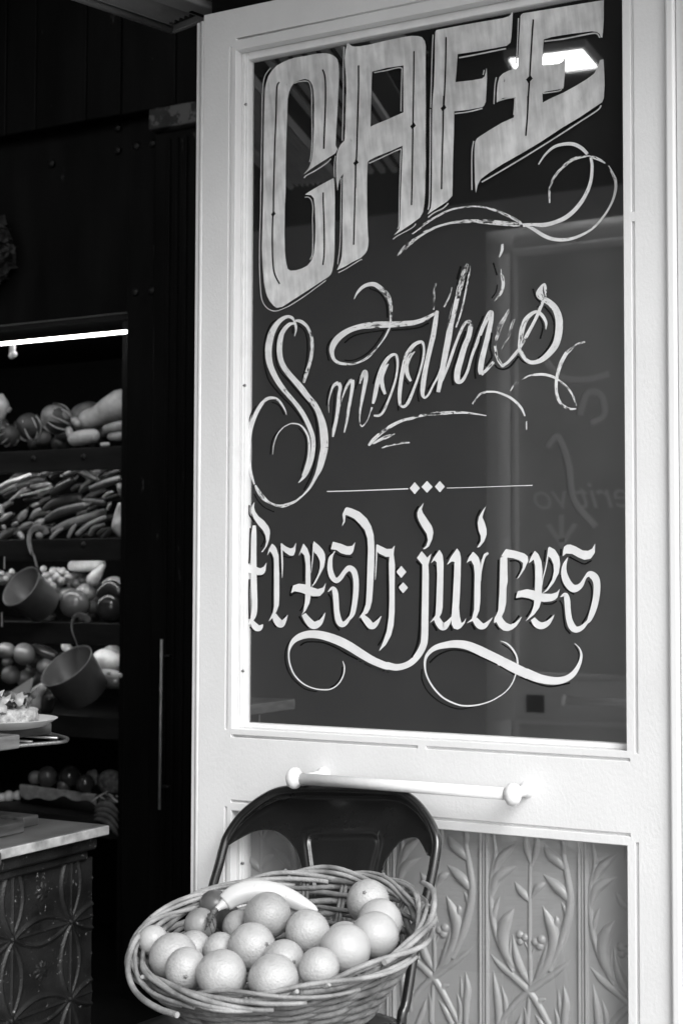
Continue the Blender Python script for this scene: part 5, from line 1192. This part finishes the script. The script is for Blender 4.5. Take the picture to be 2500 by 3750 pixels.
HT = np.maximum(HT, .0055*np.exp(-(rr_/.024)**2)); HT = np.maximum(HT, .0042*np.clip(1-(rr_/(.125*(.45+.55*np.abs(np.cos(4*an)))))**2, 0, 1)**.5*(rr_ > .02))
for cs in (-.5, .5):
    for ct in (-.5, .5): HT = np.maximum(HT, .0065*np.sqrt(np.clip(1-(np.hypot(SS-cs, TT-ct)/.032)**2, 0, 1)))
tl = None
y0_ = k1.y; z0_ = k1.z
for iz in range(-3, 2):
    for iy in range(-5, 2):
        yc = y0_+(iy-.5)*PY; zc_ = z0_+(iz+.5)*PZ
        ya, yb_ = yc-PY/2, min(yc+PY/2, yT); zb_, za = zc_-PZ/2, min(zc_+PZ/2, ZC-.067)
        if yb_-ya < .005 or za-zb_ < .005: continue
        full = abs(yb_-ya-PY) < 1e-6 and abs(za-zb_-PZ) < 1e-6
        if full and tl is not None:
            o = tl[0].copy(); COL.objects.link(o); o.parent = cnt; o.location = (0, yc-tl[1], zc_-tl[2]); continue
        j1 = int(round((yb_-ya)/PY*(NT-1))); i1 = int(round((za-zb_)/PZ*(NT-1)))
        vv = []; 
        for i in range(i1+1):
            for j in range(j1+1): vv.append((XT+HT[i, j], ya+j/(NT-1)*PY, zb_+i/(NT-1)*PZ))
        ff = [(i*(j1+1)+j, i*(j1+1)+j+1, (i+1)*(j1+1)+j+1, (i+1)*(j1+1)+j) for i in range(i1) for j in range(j1)]
        o = mobj('tin_tile', vv, ff, tin_dark, cnt)
        if full: tl = (o, yc, zc_)

# boards, rack and food on the counter
def box_thing(name, label, catg, a, b_, mat, bw_=.003, group=None):
    c = ((a[0]+b_[0])/2, (a[1]+b_[1])/2, min(a[2], b_[2])); m = MB(); m.box(a, b_)
    o = m.build(name, mat, None, loc=c); bevel(o, bw_, 3); return tag(o, label, catg, group)
q = onZ(89.5, 3049, ZC+.001)
box_thing('chopping_board', 'thick dark chopping board lying on the marble counter edge', 'chopping board', (q.x-.30, q.y-.34, ZC+.0006), (q.x, q.y, ZC+.0225), board_wood)
q = onZ(142, 3021, ZC+.001)
box_thing('wood_block', 'small dark wooden block lying behind the counter chopping board', 'wooden block', (q.x-.20, q.y-.045, ZC+.0006), (q.x, q.y, ZC+.021), board_wood)
qb = onX(19, 3100, XC+.022)
box_thing('chopping_board', 'rounded wooden board end overhanging the marble edge at the picture corner', 'chopping board', (XC-.25, qb.y-.20, ZC-.028), (XC+.02, qb.y-.002, ZC+.0) , board_wood, .008)
ZR = 1.012
rack = thing('wire_rack', 'raised metal rack with a bent rail end above the counter', 'rack', (-1.9, -.3, ZC))
R1 = [onZ(x, y, ZR) for x, y in ((-150,2752),(75,2731),(160,2724),(232,2717),(246,2710),(240,2703),(190,2690),(150,2683))]
far = onZ(-120, 2670, ZR)
m = MB(); m.sweep(cat([tuple(p) for p in R1], 6), .0036, 10); m.build('rail', rail_metal, rack)
a = R1[0]; m = MB(); m.sweep([(a.x, a.y, ZR), (a.x, a.y-.2, ZR), (a.x, a.y-.21, ZR-.01), (a.x, a.y-.21, ZC)], .0036, 8); m.build('leg', rail_metal, rack)
m = MB(); m.sweep([(a.x-.25, a.y, ZR), (a.x-.25, a.y-.2, ZR), (a.x-.25, a.y-.21, ZR-.01), (a.x-.25, a.y-.21, ZC)], .0036, 8); m.build('leg', rail_metal, rack)
m = MB(); e_ = R1[-1]; m.sweep([tuple(e_), (e_.x-.18, e_.y+.0, ZR), (a.x-.25, a.y, ZR)], .0036, 8); m.build('rail', rail_metal, rack)
for k in range(4):
    y_ = a.y+(e_.y-a.y)*(.15+.22*k); m = MB(); m.sweep([(a.x+.0, y_, ZR-.001), (a.x-.24, y_, ZR-.001)], .0025, 8); m.build('crossbar', rail_metal, rack)
q = onZ(190.5, 2688, ZR+.004)
zb_ = ZR+.0040
box_thing('serving_board', 'dark wooden serving board on the rack carrying the plate', 'board', (q.x-.22, q.y-.26, zb_), (q.x, q.y, zb_+.0215), board_wood)
pz = zb_+.0218
q2 = dep(74, 2742, 2.58)
box_thing('serving_board', 'worn wooden board end in front of the rack rail', 'board', (q2.x-.12, q2.y-.30, q2.z), (q2.x, q2.y, q2.z+.024), M('worn_board_wood', .13, .5, .4, var=.5, vscale=14, stretch=(7,1,7), wear=(.35, .66, 40)))
# plate (paper boat) and open sandwich
tip = onZ(197, 2627, pz+.015)
pc = tip+Vector((-.045, -.085, 0)); pc.z = pz
v, f = lathe([(.001, .0006), (.055, .0006), (.075, .004), (.096, .017), (.0965, .0176), (.0955, .0180), (.074, .0060), (.054, .0026), (.001, .0026)], 40, (0,0,1), pc)
o = mobj('plate', v, f, paper_m, None, loc=pc); tag(o, 'white upturned plate under the open sandwich', 'plate')
bc = pc+Vector((.0, .004, .0030))
sw = thing('open_sandwich', 'open sandwich of rough bread topped with leaves on the plate', 'sandwich', tuple(bc))
v = []; f = []; NU, NVv = 44, 14
for i in range(NVv+1):
    for j in range(NU):
        a = 2*math.pi*j/NU; t = math.pi*i/NVv
        n_ = 2.7; c, s_ = math.cos(a), math.sin(a); k_ = (abs(c)**n_+abs(s_)**n_)**(-1/n_)
        w = math.sin(t)**.45; h = .5-.5*math.copysign(abs(math.cos(t))**.6, math.cos(t))
        nz_ = 1+.05*math.sin(7*a+3*t)+.04*math.sin(13*a-5*t)+.03*RNG.randn()
        v.append(bc+Vector((k_*c*.045*w*nz_, k_*s_*.066*w*nz_, .034*h)))
for i in range(NVv):
    for j in range(NU): f.append((i*NU+j, i*NU+(j+1) % NU, (i+1)*NU+(j+1) % NU, (i+1)*NU+j))
mobj('bread', v, f, M('rough_bread', .42, .8, .2, var=.5, vscale=70, bump=.8, bscale=160, wear=(.05, .64, 110)), sw)
lm = [M('salad_leaf', .11, .4, .5, var=.5, vscale=70), M('ham_fold', .30, .35, .5, var=.3, vscale=60), VM['dark'], VM['gl']]
for k in range(64):
    c = bc+Vector((RNG.uniform(-.036, .036), RNG.uniform(-.058, .040), .035+RNG.rand()*.022)); rr = .006+RNG.rand()*.007
    up = Vector((RNG.randn()*.7, RNG.randn()*.7, 1)).normalized(); e1 = up.orthogonal().normalized(); e2 = up.cross(e1); v = []; f = []
    for i in range(5):
        for j in range(12):
            a = 2*math.pi*j/12; r_ = rr*(i+.15)/4*(1+.2*math.sin(3*a+k))
            v.append(c+(e1*math.cos(a)+e2*math.sin(a))*r_+up*(r_*r_/rr*.6*math.sin(2*a+k)+.003*math.sin(5*a)*(i/4)))
    f = [(i*12+j, i*12+(j+1) % 12, (i+1)*12+(j+1) % 12, (i+1)*12+j) for i in range(4) for j in range(12)]
    mobj('topping_leaf', v, f, lm[k % 4], sw)

# ---- low table behind the counter, lined crate, bags
A0 = dep(77, 2872, 5.25); B0 = dep(352, 2918, 5.0); zt_ = (A0.z+B0.z)/2; A0.z = B0.z = zt_
dx = (B0-A0).normalized(); dy = Vector((-dx.y, dx.x, 0)); LEN = (B0-A0).length; zb0 = .532
cr = thing('lined_crate', 'dark crate draped with a pale cloth and filled with dark fruit', 'crate', tuple(A0))
mid = (A0+B0)/2+dy*.08
for n_, c, hx, hy in (('side', (A0+B0)/2+dy*.006, dx*LEN*.5, dy*.005), ('side', (A0+B0)/2+dy*.154, dx*LEN*.5, dy*.005), ('end', A0+dx*.006+dy*.08, dx*.005, dy*.0688), ('end', B0-dx*.006+dy*.08, dx*.005, dy*.0688)):
    m = MB(); m.obox((c.x, c.y, (zb0+zt_)/2), hx, hy, (0, 0, (zt_-zb0)/2)); m.build(n_, shelf_wood, cr)
m = MB(); m.obox((mid.x, mid.y, zb0+.004), dx*(LEN*.5-.012), dy*.07, (0,0,.003)); m.build('base', shelf_wood, cr)
v = []; nu, nv_ = 40, 12
for i in range(nu+1):
    u_ = i/nu; drop = .030+.014*math.sin(u_*5+1)+.006*math.sin(u_*19)+.012*u_
    for j in range(nv_+1):
        t = j/nv_
        if t < .3: o_ = dy*(.03-.1*t); z_ = zt_+.004-.02*(.3-t)
        else: o_ = -dy*(.003+.004*math.sin(u_*14+t*4)); z_ = zt_+.004-(t-.3)/.7*drop
        v.append(A0+dx*(u_*LEN)+o_+Vector((0,0,z_-zt_)))
f = [(i*(nv_+1)+j, (i+1)*(nv_+1)+j, (i+1)*(nv_+1)+j+1, i*(nv_+1)+j+1) for i in range(nu) for j in range(nv_)]
cloth_m = M('linen_cloth', .30, .85, .2, var=.3, vscale=26, bump=.4, bscale=120)
mobj('cloth_liner', v, f, cloth_m, cr)
for i, (x, y, r, mt, lab) in enumerate([(585,1330,128,'dark','dark fruit with a pale crescent in the lined crate'), (860,1330,140,'black','largest black fruit standing up in the lined crate'), (1050,1420,115,'black','black fruit at the right end of the lined crate'), (435,1340,90,'mid','paler fruit at the left end of the lined crate'), (780,1440,80,'dark','small dark fruit low at the front of the lined crate')]):
    P = dep(x/3.36, 2450+y/3.36, 5.19+.04*(i % 2)-.0003*(x-585)); R = r/3.36/F_PX*5.2
    v, f = ball(P, R, 20, 14, nz=.05, seed=i+40); o = mobj('crate_fruit', v, f, VM[mt], None, loc=P); tag(o, lab, 'fruit', 'dark fruit in the lined crate')
for i, (x, y, r) in enumerate(((20,1590,62),(110,1570,70),(215,1560,62))):
    P = dep(x/3.36, 2450+y/3.36, 5.3); v, f = ball(P, r/3.36/F_PX*5.3, 16, 12, nz=.05, seed=i+70); o = mobj('garlic_bulb', v, f, VM['pale'], None, loc=P)
    tag(o, ['pale garlic bulb cut by the picture edge beside the crate', 'middle of three pale garlic bulbs left of the crate', 'pale garlic bulb touching the left end of the crate'][i], 'garlic', 'garlic bulbs beside the crate')
def blob(name, label, catg, x, y, rx, rz, k, mat, seed, nz=.1):
    P = dep(x/3.36, 2450+y/3.36, k); s = k/3.36/F_PX
    v, f = ball((0,0,0), 1.0, 26, 18, (rx*s, min(rx, rz)*s*.7, rz*s), nz=nz, seed=seed); o = mobj(name, [q+P for q in v], f, mat, None, loc=P); return tag(o, label, catg)
net = M('mottled_bag', .16, .7, .3, var=.7, vscale=60, bump=.6, bscale=90)
blob('mottled_sack', 'mottled round sack at the right behind the crate', 'sack', 1370, 1400, 200, 170, 5.1, net, 3)
blob('curly_lettuce', 'pale frilly lettuce between the crate and the mottled sack', 'lettuce', 1140, 1330, 110, 95, 5.25, M('frilly_leaf', .3, .6, .3, var=.5, vscale=60, bump=1, bscale=80), 9, .35)
fo = blob('foil_parcel', 'crumpled shiny parcel at the right of the crate', 'parcel', 1370, 1630, 150, 70, 4.97, M('shiny_wrap', .1, .15, .8, var=.5, vscale=60, bump=1.0, bscale=45, coat=.8), 5, .3)
for k in range(7):
    P = dep((1230+42*k)/3.36, 2450+(1570+30*math.sin(k*1.9))/3.36, 4.9); d = Vector(RNG.randn(3))*.012
    m = MB(); m.sweep([P-d, P+Vector((0,-.003,.002)), P+d], [.001, .0026, .001], 6); m.build('crease', VM['pale'], fo)
sk = blob('cloth_sack', 'folded dark cloth sack hanging at the counter end', 'sack', 1350, 1900, 170, 190, 4.95, M('sack_cloth', .10, .8, .3, var=.5, vscale=30, bump=.6, bscale=60), 6, .12)
for k in range(4):
    pts = [dep((1160+300*u_)/3.36, 2450+(1720+70*k+90*math.sin(u_*2.4+.3*k)*(-1)+120*u_*u_)/3.36, 4.83) for u_ in np.linspace(0, 1, 9)]
    m = MB(); m.sweep(pts, [.003+.009*math.sin(math.pi*i/8) for i in range(9)], 8); m.build('fold', sk.data.materials[0], sk)

# ================================================================== slatted awning over the door head
ZA = 2.42
aw = thing('slatted_awning', 'grey metal slatted awning above the white door', 'awning', (-1.6, 0, ZA))
a0 = onZ(631, 121, ZA); a1 = onZ(274, 0, ZA); da = (a1-a0).normalized(); db = Vector((-da.y, da.x, 0)); db = db if db.x > 0 else -db
a0 = a0+db*.0
LA = 1.5
def abox(n, s0, s1, b0, b1, z0, z1, mt=grey_metal, bw_=.003):
    c = a0+da*((s0+s1)/2)+db*((b0+b1)/2); m = MB(); m.obox((c.x, c.y, ZA+(z0+z1)/2), da*((s1-s0)/2), db*((b1-b0)/2), (0,0,(z1-z0)/2))
    o = m.build(n, mt, aw); return bevel(o, bw_, 3) if bw_ else o
m = MB(); m.sweep([a0+Vector((0,0,.008)), a0+da*LA+Vector((0,0,.008))], .0085, 12); m.build('side_rail', grey_metal, aw)
abox('side_rail', .0, LA, -.004, .006, .010, .050)
abox('gutter', .08, LA, -.062, -.010, .030, .060, bw_=.010)
abox('end_rail', -.006, .004, .0, .16, .0, .016)
for k in range(9):
    b_ = .022+.0155*k; c = a0+db*b_+da*(LA/2+.012)+Vector((0,0,.016))
    tv_ = db*.0042+Vector((0,0,.009)); m = MB(); m.obox(c, da*(LA/2-.012), tv_, tv_.cross(da).normalized()*.0012); m.build('slat', grey_metal, aw, smooth=False)
abox('bracket', -.05, .16, .112, .165, -.004, .012, bw_=.006)
abox('slot', .022, .058, .121, .131, -.0055, -.0035, dark_plain, .001)
abox('top_plate', -.02, LA, .0, .42, .062, .07, dark_plain, 0)
for k in range(6): abox('rib', .03, LA, .19+.034*k, .206+.034*k, .03, .045, bw_=.004)

# facade that carries the door
fac = thing('shop_facade', 'pale street facade above and beside the white door', 'facade', (0, .1, 0))
slab('wall', (-1.50, .13, 2.40), (-.43, .40, 4.5), stucco, fac)
slab('wall', (X_JAMB+.2405, -.02, 0), (7.0, .40, 4.5), stucco, fac)
slab('wall', (-7.0, -.10, 3.81), (-1.505, .40, 4.5), stucco, fac)
slab('door_head', (X_EDGE, .055, Z_TOP+.003), (X_JAMB+.235, .128, 2.9), dark_plain, fac)
slab('door_back', (X_EDGE+.01, .052, .01), (X_JAMB+.2, .056, Z_TOP), dark_plain, fac)

# ================================================================== what the glass reflects: the facing door, its wall, soffit and lamp
YO = -1.79
opp = thing('facing_entrance', 'matching white glazed door across the passage, seen reflected in the lettered glass', 'door', (-1.7, YO, 0))
sh = onY(1780, 1800, -YO+.06).x-X_EDGE
OR2 = OL+.46; GR0 = GRx; GRx = OR2+.022
v, f = leaf(X_EDGE, OR2+.09, .012, Z_TOP, [(OL, OR2, OB, OT), (OL, OR2, LB, LT)], gset(GT, GB)+gset(GL2, GL3)); GRx = GR0
mobj('door_leaf', [(p[0]+sh, YO-p[1], p[2]) for p in v], [q[::-1] for q in f], white_paint, opp)
oppb = M('facing_pane_reflection', .62, .3, .5, var=.15, vscale=3)  # pale colour stands in for the white door mirrored in this pane
for z0, z1 in ((OB, OT), (LB, LT)):
    m = MB(); m.box((OL+sh+.002, YO-.034, z0+.002), (OR2+sh-.002, YO-.028, z1-.002)); pn = m.build('glass_pane', oppb, opp, smooth=False)
    if z1 == OT: opane = pn
hx0 = onY(2062, 2570, -YO).x; hzz = onY(2180, 2570, -YO).z
m = MB(); m.sweep([(hx0, YO+.062, hzz), (hx0+.30, YO+.062, hzz)], .011, 12); m.build('handle_bar', handle_paint, opp)
for x in (hx0, hx0+.30):
    v, f = lathe([(.001,-.012),(.016,-.007),(.019,0),(.016,.007),(.001,.012)], 14, (1,0,0), (x, YO+.062, hzz)); mobj('finial', v, f, handle_paint, opp)
    m = MB(); m.sweep([(x, YO+.062, hzz), (x, YO, hzz)], .009, 10); m.build('standoff', handle_paint, opp)
pq = onY(1960, 2578, -YO+.06); m = MB(); m.box((pq.x-.028, YO+.0005, pq.z-.026), (pq.x+.028, YO+.003, pq.z+.026)); m.build('plaque', dark_plain, opp, smooth=False)
faint = M('faint_sign_paint', .88, .6, .2)
def word(body, size, x, z, shear=.2):
    c = bpy.data.curves.new('word', 'FONT'); c.body = body; c.size = size; c.shear = shear; c.align_x = 'CENTER'; c.extrude = 0
    t = bpy.data.objects.new('tmp', c); COL.objects.link(t); bpy.context.view_layer.update()
    me = bpy.data.meshes.new_from_object(t.evaluated_get(bpy.context.evaluated_depsgraph_get())); bpy.data.objects.remove(t)
    vv = [(x-p.co.x, YO-.0275, z+p.co.y) for p in me.vertices]      # read by someone facing that door
    return mobj('word', vv, [tuple(q.vertices) for q in me.polygons], faint, opane, smooth=False)
pa = onY(2060, 1840, -YO+.03)
word('Aperitivo', .115, pa.x+.11, pa.z-.015, .3)
ar = onY(2030, 1945, -YO+.03)
m = MB(); y_ = YO-.0272
m.add([(ar.x-.008, y_, ar.z+.05), (ar.x+.008, y_, ar.z+.05), (ar.x+.008, y_, ar.z-.03), (ar.x-.008, y_, ar.z-.03)], [(0,1,2,3)])
m.add([(ar.x-.05, y_, ar.z+.02), (ar.x-.035, y_, ar.z+.025), (ar.x, y_, ar.z-.025), (ar.x+.035, y_, ar.z+.025), (ar.x+.05, y_, ar.z+.02), (ar.x, y_, ar.z-.05)], [(0,1,2,5),(2,3,4,5)])
m.build('arrow', faint, opane, smooth=False)

for pts in ([(1980,1300),(2050,1380),(2140,1390),(2230,1370)], [(2000,1640),(2040,1600),(2080,1700),(2100,1830),(2180,1930)], [(2120,1520),(2150,1440),(2200,1450),(2210,1520),(2160,1550)]):
    q = [onY(x, y, -YO+.0875) for x, y in pts]
    m = MB(); m.sweep(cat([(p.x, YO-.0272, p.z) for p in q], 6), .011, 6, True, .05, up=(0,0,1)); m.build('scroll', faint, opane)

ob = thing('opposite_building', 'grey rendered building across the passage with a deep soffit', 'building', (-3, -3.2, 0))
slab('wall', (-9.0, -3.4, 0), (-1.15, -3.2, 4.2), stucco, ob)
slab('soffit', (-7.5, -3.2, 2.851), (-.95, -1.72, 2.92), dark_plain, ob)
slab('beam', (-1.85, -1.719, 2.851), (-1.10, -1.25, 2.92), dark_plain, ob)
slab('shade_slab', (-7.5, -.75, 2.66), (.05, -.105, 2.72), dark_plain, fac)  # unseen slab added to shade the head of the door
slab('counter_shade_slab', (-7.5, -1.60, 2.95), (-1.86, -.751, 3.0), dark_plain, fac)  # unseen slab added to block overhead light from the counter
LP = [onZ(x, y, 2.83) for x, y in ((1865,208),(2128,173),(2188,243),(1900,276))]
LP = [Vector((p.x, .06-p.y, 2.83)) for p in LP]
lt = thing('ceiling_light', 'lit rectangular ceiling light seen reflected at the top right of the glass', 'ceiling light', tuple(LP[0]))
v = [tuple(p) for p in LP]+[(p.x, p.y, 2.85) for p in LP]
mobj('diffuser', v, [(0,1,2,3),(7,6,5,4),(0,4,5,1),(1,5,6,2),(2,6,7,3),(3,7,4,0)], panel_glow, lt, smooth=False)
cen = sum(LP, Vector())/4
fr = [cen+(p-cen)*1.12 for p in LP]; m = MB()
v = []
for z in (2.824, 2.85):
    for s in (1.03, 1.14): v += [tuple((cen.x+(p.x-cen.x)*s, cen.y+(p.y-cen.y)*s, z)) for p in LP]
ff = []
for i in range(4):
    j = (i+1) % 4
    ff += [(i, j, 4+j, 4+i), (4+i, 4+j, 12+j, 12+i), (i, 8+i, 8+j, j)]
mobj('frame', v, ff, grey_metal, lt, smooth=False)
